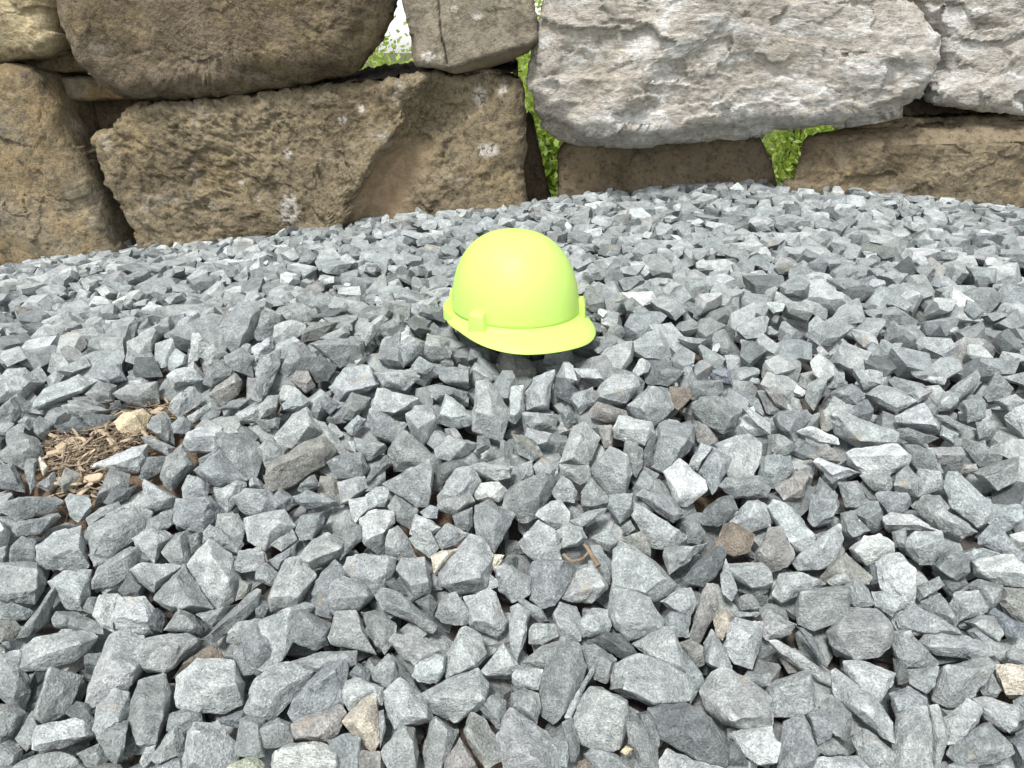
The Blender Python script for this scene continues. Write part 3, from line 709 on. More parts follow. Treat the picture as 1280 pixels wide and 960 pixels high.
# Outlines of the stones that can be told apart, read off the photograph in blocks of 320 x 180 pixels enlarged four times:
# block origin, then per stone: tone, outline, ridge (edge nearest the viewer)
STONES = {}
TRACED = """
@ 0 780
p 60,235 110,130 180,70 420,20 480,70 430,140 370,190 240,225 | 240,160 400,110
m 0,150 100,140 60,235 150,330 110,430 40,400 -40,330
p 245,230 425,260 330,440 230,500 160,470 210,330 | 260,245 190,465
m 75,570 160,440 200,500 170,600 130,635
w 165,570 190,510 400,465 465,560 380,600 220,640 165,625 | 195,605 435,565
m -40,410 60,405 125,450 60,560 0,595 -40,590
m 0,600 110,625 100,700 60,740 -40,740
m 70,715 160,660 330,635 440,700 440,760 60,760
m 380,650 500,600 545,670 500,730 420,700
p 430,390 490,170 540,65 600,45 720,70 720,210 640,330 510,380 460,405 | 570,180 690,240
p 670,155 735,70 920,40 1000,75 990,120 830,240 720,220 | 700,150 830,145 980,85
p 460,520 480,410 580,330 640,345 650,440 600,560 490,560 | 600,480
m 490,570 600,490 640,490 620,660 575,715 540,650
m 640,480 690,290 820,260 850,360 840,460 780,590 700,590 | 700,450 830,470
d 330,450 380,385 440,400 470,480 460,540 400,470
w 880,370 890,270 990,180 1110,185 1160,190 1210,300 1205,400 1120,440 960,445 895,410 | 985,290 1100,330 1195,305
b 870,270 960,170 1040,105 1090,120 1115,185 990,180
m 760,670 830,560 900,490 920,580 890,650 790,690
m 840,530 850,450 920,430 1000,450 1010,490 900,560
p 920,700 940,545 980,495 1080,490 1180,600 1180,700 1150,760 920,760 | 970,540 970,690
m 1180,650 1200,480 1250,455 1320,480 1320,660 1240,670
g 1140,715 1200,675 1290,670 1320,700 1320,760 1130,760
p 700,690 730,620 780,605 760,680 720,720
m 790,715 860,680 915,670 920,760 780,760
d 1100,470 1220,430 1230,460 1190,520 1080,490
m 1145,45 1190,0 1280,0 1270,90 1150,85
m 1170,190 1195,125 1250,110 1280,240 1220,255
@ 320 780
p 0,290 60,210 140,195 285,240 180,390 90,475 0,490 -60,430
m 0,-20 130,0 140,90 120,180 40,230 0,250 -60,200 -60,50 | 20,140
m 180,190 330,135 500,130 495,200 420,230 280,240
m 165,440 190,370 290,260 360,190 440,165 460,230 400,320 430,420 330,470 250,510 190,480 | 280,330 400,250
n 180,500 300,480 410,400 445,450 400,550 350,585 200,580
p 420,320 500,260 640,320 620,400 560,380 470,430 425,370 | 480,385 600,330
m 470,250 510,195 570,230 560,300 500,280
m 575,240 660,150 700,180 720,280 660,320 590,280 | 690,200
d 680,150 740,210 830,345 790,340 720,280
p 665,80 700,50 800,60 915,130 880,175 790,205 720,160 | 700,120 850,165
p 780,260 810,185 880,155 945,160 930,250 900,290 820,290
p 945,170 1020,40 1045,15 1120,60 1150,150 1100,225 960,260 | 1030,90 1100,215
p 835,345 930,290 1100,225 1155,300 1140,410 1000,485 890,440 | 870,375 990,400 1135,390
p 645,350 720,280 850,370 875,480 720,490 695,525 660,450 | 740,470 860,480
y 435,490 540,370 600,360 610,440 615,580 590,645 520,600 | 560,440
m 605,440 640,430 650,520 620,620
m 625,640 720,520 790,530 810,640 800,730 660,720 | 740,530 790,600
m 840,640 870,500 900,475 1010,540 960,660 920,740 850,730 | 900,480 960,540
o 1035,530 1080,450 1140,480 1220,590 1225,680 1150,720 1060,600 | 1060,540 1120,640
m 1125,430 1200,350 1250,390 1240,530 1200,520
w 100,650 180,595 330,590 400,630 410,710 400,760 90,760 | 130,640 400,700
m 360,590 430,560 510,600 520,690 500,760 410,760
m 0,520 110,470 175,500 180,590 100,620 0,610 -60,560
p 1135,230 1235,95 1290,180 1340,250 1260,255 1160,250 | 1235,110
n 950,680 1020,570 1060,640 1110,720 1060,760 940,760
n 530,700 560,640 620,640 620,760 520,760
@ 640 780
p -60,560 -40,470 0,430 140,520 230,600 240,720 200,760 -40,760 | 0,640 120,690
m 0,350 60,320 130,350 140,420 120,495 40,450 0,420
m 130,410 150,250 240,80 330,110 365,220 340,320 250,470 210,500 150,460 | 225,240 300,290
p 270,460 290,390 420,170 450,180 400,290 300,460 | 350,290 420,190
m 340,110 420,105 515,180 490,250 470,290 410,275
d 410,80 470,40 540,50 640,150 570,180 500,150 | 450,60 560,140
p 495,330 520,200 640,160 760,190 880,270 880,380 760,400 720,420 640,370 | 560,330 700,390
p 610,100 760,20 810,25 830,110 880,240 800,220 700,170
p 830,110 880,180 960,290 890,390 870,320
p 290,540 340,400 390,330 450,325 570,380 580,520 530,620 430,625 330,580 | 460,340 560,400
d 695,430 860,395 940,460 1060,540 1080,620 1060,700 960,690 800,610 720,560 | 950,440 1000,580
p 945,340 1000,250 1060,230 1180,280 1290,370 1280,520 1180,520 1040,480 980,420 | 1100,490 1270,470
w 1090,550 1180,515 1290,520 1330,600 1320,690 1230,700 1150,640 | 1200,640
m 570,460 620,450 640,520 720,600 730,740 640,700 590,600
d 620,450 690,440 740,570 730,610 640,520
m 350,650 400,615 530,660 600,740 440,760
p 740,690 780,630 900,690 1060,720 1060,760 740,760
m 210,570 280,560 290,640 270,710 230,700
d 250,500 300,470 300,560 345,590 320,680 290,680
p 960,100 1000,35 1050,100 1095,200 1090,240 1000,215 965,190
p 1060,110 1090,0 1120,-20 1240,0 1245,90 1200,220 1110,190 | 1120,130 1180,60
o 835,95 890,80 965,120 960,200 900,220
m 1145,270 1180,235 1290,245 1290,310 1200,315
m 60,190 150,110 230,85 210,190 140,225
p 0,290 30,210 150,230 130,330 20,320
t 540,640 570,610 605,625 570,655
b 330,690 370,675 410,715 380,760 320,740
d 1080,560 1160,640 1180,700 1080,690
@ 960 780
p 10,85 60,90 180,160 310,250 315,305 260,280 180,230 60,140 | 150,150 290,260
d 130,0 180,20 250,90 295,210 260,190 200,100
p 0,300 60,280 210,235 230,350 220,430 150,460 30,460 -40,400 | 60,330 210,280
p 310,240 350,225 420,290 560,390 620,480 625,590 560,560 430,450 340,370 | 480,440
w 390,195 480,190 630,250 620,285 580,330 570,380 515,405 440,320 400,250 | 420,260 590,290
p 300,40 400,-80 540,-80 610,-20 610,90 550,160 440,175 340,120 | 340,60 590,40
p 610,50 680,40 770,100 850,190 840,215 690,215 640,150
p 765,90 820,15 1000,60 1100,110 1100,155 1000,180 850,160 790,140 | 800,120 1050,130
p 1000,40 1040,20 1150,90 1185,140 1110,155
p 820,370 850,240 910,200 1100,170 1130,220 1080,310 950,400 900,415 | 880,220 935,325 1090,230
c 1140,215 1200,205 1330,230 1330,330 1270,350 1190,355 1160,310 | 1170,310 1320,290
m 1060,330 1120,255 1165,330 1140,370 1080,360
w 1030,375 1090,365 1250,410 1250,510 1200,545 1080,470 | 1070,430 1235,515
p 880,470 990,380 1070,420 1050,500 960,590 900,600 890,530 | 920,490 1030,490
m 900,640 970,540 1070,495 1110,500 1210,600 1220,640 1120,700 960,700 | 1080,520 1110,640
p 640,460 700,415 790,430 830,600 820,720 780,760 640,760 630,620 | 700,580 760,510
p 810,425 850,415 890,530 890,640 850,720 825,700 830,580
m 610,350 700,310 790,370 800,420 700,410 640,455
m 690,230 850,215 830,310 790,345 720,290
p 425,580 450,520 560,580 630,650 630,760 480,700 | 500,540
m 80,500 180,460 220,570 260,640 220,720 140,760 50,740 70,600
m 190,450 270,430 340,500 310,570 250,605 230,560
m 260,410 320,360 420,450 400,590 330,560 340,500
p 220,680 280,655 440,660 510,720 520,760 220,760
d 620,170 690,200 700,290 650,300
m 1210,580 1290,530 1330,560 1330,690 1270,680
m 1220,380 1290,350 1330,360 1330,460 1260,480
m 250,620 320,570 400,640 390,660 290,655
p -30,380 0,370 35,420 20,510 -30,520
m 1180,150 1220,120 1290,130 1280,200 1200,190
@ 0 620
m -40,340 180,335 235,430 170,540 60,525 -40,500 | 180,480 190,380
p 180,250 280,190 400,155 425,260 445,350 390,375 300,310 220,360 185,320 | 300,300 410,260
p 240,430 320,380 450,375 445,490 410,570 330,560 300,470 | 320,470 400,520
m 65,720 150,620 270,450 285,470 235,620 150,700 | 180,620 260,490
m 265,620 290,580 370,580 500,640 505,690 400,665 330,660 280,655
w 465,600 500,500 590,490 600,520 560,600 580,680 510,650
w 570,600 610,520 720,510 780,590 760,680 690,695 580,670 | 580,610 740,640
p 450,160 560,80 680,55 750,90 700,190 600,270 530,315 470,300 450,230 | 520,200 600,150
m 460,430 500,360 580,290 690,250 700,300 640,400 570,450 470,460 | 480,410 660,290
p 660,210 760,150 800,150 860,200 780,300 770,330 720,260 | 790,260
p 650,370 720,335 860,345 900,355 800,440 770,490 700,420 | 690,400 780,440
m 780,510 860,400 920,350 980,420 1060,560 960,575 850,570
p 950,350 980,290 1050,225 1150,290 1205,420 1160,510 1100,560 1040,540 | 1060,310 1150,420
m 805,280 880,190 935,175 950,340 900,350 850,330 | 900,210
m 880,130 890,20 1050,10 1105,60 1090,110 1010,180 930,165
p 1080,160 1090,95 1190,80 1225,150 1210,230 1150,210
m 1015,185 1050,145 1210,230 1190,290 1100,260 1020,225
p 1175,360 1200,280 1300,255 1330,300 1320,360 1210,380 | 1200,320 1320,290
n 1180,520 1200,420 1260,440 1240,500
m 1000,715 1080,640 1270,470 1300,480 1290,560 1130,690 1080,740 | 1060,690 1280,520
m 825,670 900,565 960,590 1040,660 1000,700 920,680
m 985,590 1080,570 1190,540 1100,620 1060,655
p 1145,680 1190,630 1290,615 1330,650 1290,720 1150,715
m 70,170 100,130 280,85 300,110 200,190 90,200 | 90,160 270,110
m 50,300 60,250 110,205 175,220 185,290 170,325 55,330 | 60,275 180,275
m 0,40 60,20 270,0 310,30 250,80 90,125 0,80
p 330,20 350,-10 440,0 455,80 390,130 345,100
p 435,110 500,60 590,30 605,70 540,100 450,150
m 0,560 60,535 165,580 130,620 0,615
o 0,620 80,620 100,660 60,720 -40,720
d 590,470 650,390 720,460 700,510 620,500
m 720,190 740,120 870,60 880,130 830,170 780,150
d 750,660 790,560 830,600 810,680
m 410,570 460,500 500,510 470,590
m 940,200 1010,180 1010,260 960,285
p 440,290 480,310 540,320 480,370
p -40,270 30,255 45,300 20,340 -40,335
@ 320 620
p -60,110 0,90 140,70 190,150 100,210 40,270 -40,220
p 80,245 180,170 205,220 130,275
m 65,320 200,240 190,310 110,370
p 65,510 90,430 150,330 210,315 290,400 230,490 210,560 80,570 | 80,515 215,510
p 215,310 290,210 350,185 440,220 440,280 370,330 260,365 | 260,340 420,280
m 270,520 320,390 390,325 450,380 400,420 330,480 370,600 300,590
p 325,470 370,420 440,400 540,440 575,500 510,560 390,590 340,520 | 390,480 410,530 560,510
w 520,200 525,110 600,75 690,80 690,140 640,210 580,250 545,240 | 560,230 650,190
d 570,255 660,190 655,280 610,290
p 445,360 460,310 560,290 690,320 690,370 640,460 580,500 500,430
p 650,290 680,180 710,150 760,210 800,300 720,320
m 705,370 730,310 840,310 880,430 870,480 800,515 750,440 | 780,460 860,440
m 600,510 640,460 720,480 800,560 900,640 870,680 740,610 640,570 | 660,540 800,600
p 915,380 960,300 1070,200 1130,210 1190,290 1165,400 1150,460 1000,490 930,440 | 980,450 1130,420
c 875,300 930,275 1000,270 950,330 890,390
c 1165,370 1190,290 1240,300 1200,370
p 895,600 940,500 1000,495 1060,560 1100,630 1000,645 930,630
p 1045,510 1160,470 1195,490 1250,610 1240,670 1200,705 1080,650 1100,600 | 1090,620 1180,640
m 660,50 700,0 810,70 770,165 700,120 | 720,60
w 770,190 800,90 930,155 900,190 800,205 | 790,150 920,165
p 770,215 880,195 915,260 870,310 800,260
p 890,215 960,140 1065,190 1000,240 930,265 | 940,180 990,190
m 1090,150 1100,60 1160,35 1290,90 1250,180 1190,275 1130,220
m 440,240 450,180 520,140 530,210 420,320 440,280
m 195,170 230,100 340,80 330,150 280,215 220,220
w 480,100 465,20 550,5 590,60 540,80 500,130
p 370,700 400,580 500,575 560,690 600,790 500,765 380,740 | 400,700 540,690
m 520,580 600,570 700,650 690,720 640,790 560,690
m 130,660 220,570 300,600 370,640 360,740 290,765 150,715 | 220,580 340,700
p 0,620 60,600 230,540 280,560 220,580 140,650 130,820 40,870 -60,840 -60,680
p 820,80 870,45 910,60 900,110 840,105
m 910,70 920,0 1060,-20 1090,30 1000,90
m 985,100 1080,60 1080,150 1060,180 1000,150
m 190,0 260,-30 420,30 410,50 250,70 200,30 | 230,40 400,30
p 0,370 50,335 120,400 90,450 0,420
d 650,430 690,410 755,490 720,490 670,470
m 0,560 30,535 70,545 40,610 0,600
p 0,260 50,290 60,330 0,345
d 800,530 870,490 905,540 880,600
p 1170,390 1230,440 1160,470
@ 640 620
p -80,380 0,350 90,400 80,490 0,530 -60,470
p 35,235 130,130 200,160 240,210 240,310 130,330 80,290 | 60,210 210,170
p 220,180 280,130 350,160 375,210 330,250 250,260
p 130,110 200,25 240,20 290,80 280,140 210,165
m 85,390 110,340 200,315 305,340 290,430 220,545 150,555 95,510
p 250,510 330,370 400,345 475,460 400,530 290,530 | 300,500 370,450 460,460
p 505,270 540,225 590,240 740,350 835,460 700,530 600,480 505,440 | 660,500 760,420
p 480,580 510,440 600,470 690,520 750,620 740,660 580,715 520,660 | 540,660 700,650
p 390,215 480,160 540,220 490,275 440,260 | 410,220 490,250
o 550,215 660,170 690,200 690,300 600,260
p 600,100 620,40 740,110 870,200 800,260 700,260 690,190 640,170
m 620,0 660,-40 800,0 870,90 800,135 720,80
p 750,300 770,260 900,250 970,240 880,330 790,390 | 780,310 920,260
d 865,400 930,320 1040,245 1075,290 1020,400 960,455 870,430 | 1000,300 970,400
d 935,120 970,60 1050,0 1100,0 1130,70 1030,150 960,140 | 1010,50 1050,90
p 1095,130 1180,30 1230,20 1290,60 1290,150 1190,185 | 1180,110
b 1025,230 1060,140 1100,135 1210,190 1180,280 1110,300 1030,270 | 1110,170
p 1080,340 1250,330 1300,380 1300,430 1200,460 1090,400 | 1100,390 1290,390
p 1045,400 1070,320 1125,470 1100,525 1060,500
p 745,530 830,470 890,465 925,540 890,610 830,590
n 885,700 930,570 970,450 1010,440 1035,500 1020,590 970,680 940,740 | 980,560 930,680
y 1010,640 1020,580 1060,570 1095,600 1080,680 1055,720 1020,690
p 210,600 240,535 320,560 350,640 340,720 260,720 230,690
p 320,640 400,560 470,570 495,650 470,690 360,705
m 25,520 60,515 150,570 185,625 140,630 60,570
p -20,560 30,540 85,590 70,720 30,840 0,830
p 85,680 120,640 210,640 230,700 150,740 90,735
m 860,130 920,115 965,180 940,240 880,230
m 480,60 490,0 600,-10 600,90 540,130 | 490,50 595,50
p 290,120 400,70 480,55 440,110 350,155
m 350,50 350,0 470,0 480,30 400,65
m 1130,520 1200,490 1245,560 1150,570
p 1095,575 1240,580 1220,610 1120,605
m 750,620 800,580 890,610 880,700 770,700
m 390,250 440,250 500,330 490,430 460,440 420,370
m 540,160 590,120 620,170 580,195
@ 960 620
p 5,60 30,25 90,40 190,130 240,200 245,270 200,300 130,270 50,150 | 100,240 230,200
p 135,330 180,300 280,210 350,150 375,220 340,310 260,365 160,365
m 200,110 220,0 330,-20 350,60 320,130 230,150
m 365,90 420,75 510,170 460,200 410,215 370,170
t 425,135 450,120 465,150 445,175
m 420,80 500,30 550,30 575,100 550,160 500,160 | 480,120 560,80
w 570,110 620,80 720,90 860,180 720,160 590,165 | 590,150 760,155
w 410,260 480,200 560,190 620,240 620,290 500,345 440,310 | 430,280 600,260
o 270,400 320,330 390,285 515,410 500,445 400,390 290,430
p 290,430 340,390 400,390 410,430 330,450
p 390,450 440,400 510,480 540,540 450,555 400,530 | 430,430 440,520
p 30,490 60,390 120,380 290,440 150,470 70,530
m 140,560 160,475 380,450 400,480 390,620 230,670 150,640 | 160,490 390,490
w 535,350 600,300 660,290 725,370 730,530 650,570 560,460
p 520,480 600,480 660,540 620,600 540,550
p 650,620 690,560 740,545 940,660 960,690 800,690 740,690 660,660
m 760,530 860,490 950,620 930,650 800,590
p 735,450 850,405 880,450 760,525 735,500
p 910,540 940,480 1050,475 1095,560 1060,600 960,620 | 1040,570
p 690,220 740,180 860,180 900,270 820,340 760,340 740,270 690,260 | 740,260 860,220
m 830,340 920,260 1000,300 1010,380 940,420 850,370
w 1020,320 1060,300 1220,290 1300,370 1300,450 1130,440 1040,390 | 1060,380 1290,390
p 950,300 1070,260 1155,290 1030,320 960,340
m 1050,210 1110,150 1180,180 1270,290 1250,320 1160,260 1060,240
p 825,85 870,60 960,110 1040,175 970,210 850,150 | 900,130 1020,180
p 725,50 780,0 860,0 900,60 840,80 820,130 770,100
p 1070,110 1140,40 1270,50 1250,140 1180,180
m 1000,450 1050,420 1170,450 1150,530 1090,580 1060,520
o 1150,520 1180,460 1300,470 1300,640 1220,600
u 1110,590 1140,560 1280,660 1250,715 1180,690
m 980,630 1060,600 1130,600 1170,690 1150,720 1080,690
m 620,180 690,160 690,260 630,250
p 0,570 50,600 140,640 110,690 0,720 -40,680
m 540,0 560,-20 700,0 720,40 680,80 600,85
d 880,470 870,420 1000,440 920,500
n 0,170 60,160 130,290 90,350 0,380 -60,300
d 500,340 540,340 550,430 510,440
@ 0 460
p -40,80 40,10 120,10 210,75 110,160 60,150 -40,170
p 175,190 220,100 380,40 485,65 400,130 250,190 200,205 | 230,180 410,120
m -40,250 70,150 110,220 60,280 -40,310
p 315,190 390,160 540,210 520,230 400,250 340,230 | 350,195 520,220
m 430,130 500,65 580,90 570,170 470,165
p 565,130 640,90 790,70 790,170 720,195 640,170 | 700,150 780,80
d 275,290 380,260 440,270 440,325 310,325
d 430,240 470,230 580,240 500,310 440,310
t 575,270 620,230 710,205 745,240 730,320 660,350 600,315 | 680,250
m 745,300 760,250 820,220 855,260 870,380 800,350
p 700,345 740,335 865,395 840,435 760,400 | 730,370 840,410
p 840,205 940,100 970,100 1020,160 900,245
p 940,245 1050,170 1055,200 970,270
m 860,280 890,250 965,285 940,330 870,325
w 460,490 530,470 650,400 730,380 730,460 690,525 580,500 500,505 | 580,490 700,450
p 920,370 950,330 1010,300 1130,290 1190,320 1090,345 1070,410 940,415 | 940,360 1080,350
m 1080,330 1140,320 1290,370 1310,440 1280,540 1220,560 1140,450
m 970,515 1100,405 1170,490 1230,560 1100,590 1050,580
m 805,540 830,450 910,380 970,490 860,615 820,590
m 695,550 740,450 840,440 800,520 720,560
p 710,640 720,560 880,650 860,690 780,710 715,700 | 760,600 860,660
m 0,430 90,320 190,360 215,440 130,500 30,460
m -40,480 60,480 120,580 120,620 0,600 -40,590
m 120,530 130,460 180,460 180,580 150,630
m 175,270 200,240 265,280 220,365 180,330
p 90,270 140,240 190,260 150,310
m 500,640 550,510 650,530 640,600 560,640 470,700
d 520,670 560,610 690,590 640,650 560,690
p 910,600 930,555 1040,580 1040,650 920,650
p 1095,610 1180,570 1225,580 1210,640 1140,720 1100,680
n 1050,140 1080,90 1170,30 1200,60 1190,130 1110,180 | 1070,130 1180,80
p 835,40 880,0 960,0 1020,60 870,95
p 500,30 500,0 600,-20 630,60 550,80
p 1180,230 1280,165 1330,210 1290,260 1200,260
m 1080,210 1160,160 1255,150 1200,210
p 1150,650 1230,610 1340,600 1400,690 1330,760 1220,720
m 180,590 270,520 280,590 250,620
c 185,480 200,440 245,500 215,535
m 1020,70 1060,0 1160,10 1150,40 1060,95
n 290,570 330,500 400,530 390,590 320,620
@ 320 460
o 40,545 80,480 310,340 370,370 390,430 330,490 180,585 90,605 | 80,510 350,400
p 90,340 180,240 250,205 330,320 180,400 120,370 | 200,260 270,300
p 305,265 350,270 400,330 475,430 430,450 370,380
p 10,400 60,355 155,400 110,470 50,490
p 370,90 450,0 560,-10 610,80 530,130 420,160 | 460,120 600,90
p 575,210 610,100 800,150 830,190 680,250 | 690,235 810,160
m 430,250 440,180 480,130 570,150 550,200 480,260
m 560,270 580,225 750,280 680,370 590,330
p 755,230 800,195 870,200 905,300 830,390 790,320 | 800,310 890,260
p 910,270 950,135 1030,190 1110,270 1000,300
p 1090,300 1100,80 1160,65 1220,110 1225,190 1275,220 1230,370 1130,320
m 660,420 730,300 850,400 910,480 880,530 700,510
m 635,580 840,475 880,560 855,690 800,695 700,620
p 900,410 960,340 1110,380 1060,430 970,465 900,450
m 360,480 400,445 520,425 560,500 530,540 400,555 | 390,470 530,490
p 410,570 540,540 555,600 480,660 430,680
m 550,560 590,480 650,440 675,480 640,520 560,575
p 495,350 640,380 660,400 560,465 500,420 | 510,400 640,395
p 910,640 1000,510 1070,500 1120,570 1050,680 980,720 910,680
p 1080,490 1130,475 1280,490 1270,550 1200,565 1090,530 | 1095,510 1270,510
w 1090,620 1120,575 1210,570 1260,620 1210,670 1100,660 | 1180,650 1240,600
d 890,570 910,490 1010,460 1070,490 980,540 930,585
m 205,610 290,530 320,590 230,620
p 0,200 60,140 115,140 100,220 20,250
p 130,180 210,110 270,160 250,200 140,210
m 0,100 60,-40 115,-20 60,120 20,160
n 180,60 200,20 260,20 295,90 250,120
p 590,20 640,40 760,10 815,40 740,110 640,90
m 920,50 920,0 1065,0 1060,100 950,70
m 860,100 920,80 1055,120 1040,160 900,160
p 550,640 600,600 660,620 640,690 590,690
m 320,180 350,140 420,180 370,230
p 30,270 120,250 110,300 60,300
p 440,300 510,235 550,260 480,335
m 80,660 120,600 205,660 160,710 100,700
m 1110,340 1160,340 1175,390 1110,430
@ 640 460
p 55,130 120,50 210,20 180,200 70,210 | 140,130 160,195
p 410,180 440,90 500,40 600,40 640,90 570,180 | 430,160 600,110
n 390,220 430,170 560,210 580,250 480,270 400,250
w 500,320 540,240 690,270 710,330 660,385 520,350 | 540,320 690,320
p 580,190 680,100 780,100 800,200 760,250 700,290 620,250 | 700,110 640,220
m 705,480 740,290 770,270 910,290 910,380 860,420 770,520 | 740,350 870,380
m 900,210 950,150 1050,140 1140,220 1110,300 1050,330 960,270 | 970,170 1090,260
p 1085,540 1100,400 1180,335 1240,380 1240,480 1170,585 1100,570
w 770,530 840,460 960,560 965,610 880,690 820,690 | 830,660
m 940,510 1010,410 1100,450 1030,600 1000,625 | 1010,420 1050,500
p 880,490 940,370 1005,400 930,510
m 390,520 490,400 570,440 600,540 560,650 480,640 450,590 | 440,480 580,560
p 240,470 300,300 360,270 440,350 380,490 280,480 | 340,350 300,460
m 240,480 380,490 390,560 340,585 250,540
m 555,450 570,365 655,400 650,490 620,540
p 345,630 400,550 475,640 460,690 380,705 | 400,560 420,640
p 200,620 250,550 320,620 310,670 230,660
m -40,680 0,590 130,540 190,530 220,580 190,660 140,740 60,770 -20,730
p 70,280 130,220 210,255 200,290 110,310
p 65,350 80,300 195,330 180,370 120,395
m 0,330 60,350 150,430 100,470 30,430
p 290,160 310,130 400,100 400,170 340,230
m 245,230 280,190 325,240 280,300
m 890,110 910,65 1050,60 1060,110 1000,160 900,150 | 910,100 1040,80
u 985,40 1020,10 1090,10 1100,80 1040,70
m 1040,590 1080,550 1240,540 1290,600 1270,650 1120,650
n 430,290 500,290 500,390 460,400
n 900,260 1000,320 1030,360 980,390 930,370
p 0,100 60,90 60,230 20,275 -20,260
p 30,490 100,465 110,540 50,560
p 110,490 150,450 225,500 200,580 130,540
b 790,100 870,110 880,170 830,210 790,180
p 1150,200 1180,195 1290,270 1290,330 1230,290
p 300,0 420,0 465,70 350,50
d 210,40 260,50 330,110 290,170 210,130
d 650,440 700,340 720,350 710,480 660,490
m 730,20 800,0 860,20 780,90 730,80
m 1240,460 1290,440 1330,520 1280,600
@ 960 460
w 390,420 470,395 640,390 705,440 690,480 600,525 480,530 400,480 | 410,460 690,450
p 310,250 350,210 480,280 640,320 630,370 520,390 440,395 340,330 | 340,240 460,375
w 640,240 780,175 855,290 850,320 740,300 650,270 | 740,290 840,300
m 645,310 700,300 850,350 760,385 660,350
p 860,340 870,290 950,330 930,380
p 840,190 880,120 1040,10 1055,50 920,200 850,210 | 880,180 1040,40
m 30,250 60,220 190,205 220,240 130,355 60,310
w 150,320 200,295 340,350 350,380 260,370
m 0,340 50,335 150,390 100,430 0,440
m -40,480 0,445 110,440 130,520 30,600 -40,580
n 40,600 130,520 210,530 170,640 80,660 | 130,550 170,620
w 230,470 260,450 455,520 320,575
n 200,440 290,385 360,430 360,465 240,460
m 220,690 260,550 350,640 320,730 220,750
m 355,580 450,565 500,660 470,690 390,690
p 460,540 600,520 620,590 600,620 530,610
m 640,540 700,490 750,560 750,640 640,620
p 745,510 870,540 880,600 760,640
p 880,600 900,520 950,520 1130,690 1100,760 1040,790 920,700 | 940,540 1100,740
p 1020,520 1250,440 1240,560 1150,610 1060,560 | 1070,550 1230,500
p 800,400 960,400 985,440 950,480 860,480 | 840,440 970,440
p 265,240 330,150 430,220 340,220 300,320 270,310
p 480,130 560,90 640,100 740,170 640,225 560,170
p 300,100 340,40 400,70 400,100
m 300,130 420,75 480,130 440,180 350,160
p 180,150 200,80 310,20 290,110 230,210
p 430,40 570,20 570,80 480,110
m 1075,130 1130,40 1230,100 1200,150 1100,165
m 960,180 1080,165 1090,240 1000,270
p 1180,250 1290,205 1330,260 1290,350 1240,310
p 1040,270 1130,265 1140,330 1060,350
m 820,230 900,240 990,290 970,330 860,270
m 650,400 760,400 830,420 870,520 740,500
p 690,130 760,95 820,120 750,170
w 780,60 800,40 890,55 880,85
n -20,100 50,100 105,210 40,190
n 980,480 1040,480 1050,510 960,530
m 980,400 1080,370 1100,450 1060,490
p 1140,50 1290,20 1290,90 1200,60
p 1130,160 1240,130 1290,170 1210,215
@ 240 360
m 110,200 240,80 350,95 310,230 220,340 150,270
w 415,290 430,190 500,165 570,190 540,240 440,300
p 430,110 530,85 625,135 570,180 470,160
o 530,220 620,175 740,170 640,260 560,275 | 560,230 720,180
m 590,280 640,260 800,240 855,270 850,360 740,395 | 620,290 840,290
p 640,250 770,180 790,230 720,275
m 440,420 500,280 560,270 620,350 580,410 480,440
p 315,420 340,350 440,315 440,390 350,560 320,540
m 160,345 250,300 300,350 300,440 220,420
p 300,300 400,240 410,300 320,360
p 45,340 140,280 180,330 90,385
m 60,480 80,410 160,360 210,420 110,490
m 930,350 970,260 1040,230 1060,400 1000,390
p 1030,280 1090,240 1165,270 1160,310 1050,400
p 1150,320 1180,230 1290,260 1290,350 1200,350
p 1100,390 1140,340 1215,390 1170,430
w 0,230 50,240 85,290 30,360 -20,370
p 1020,60 1060,10 1200,70 1215,130 1110,110 | 1060,60 1190,100
p 840,230 880,170 940,200 870,290
m 940,220 1060,140 1060,220 980,250
d 590,410 640,340 720,390 680,460 620,470
p 40,80 130,40 220,80 180,120 80,120
m 310,230 350,110 430,140 440,180 400,240 330,260
p 860,130 960,105 1000,120 950,180 880,160
d 600,150 680,110 770,120 700,160
"""
_org = None
for _line in TRACED.strip().splitlines():
    if _line.startswith('@'):
        _org = tuple(int(a) for a in _line.split()[1:]); STONES[_org] = []
        continue
    _t, _body = _line.split(' ', 1)
    _parts = [[tuple(int(c) for c in q.split(',')) for q in part.split()] for part in _body.split('|')]
    STONES[_org].append((_t, *_parts))

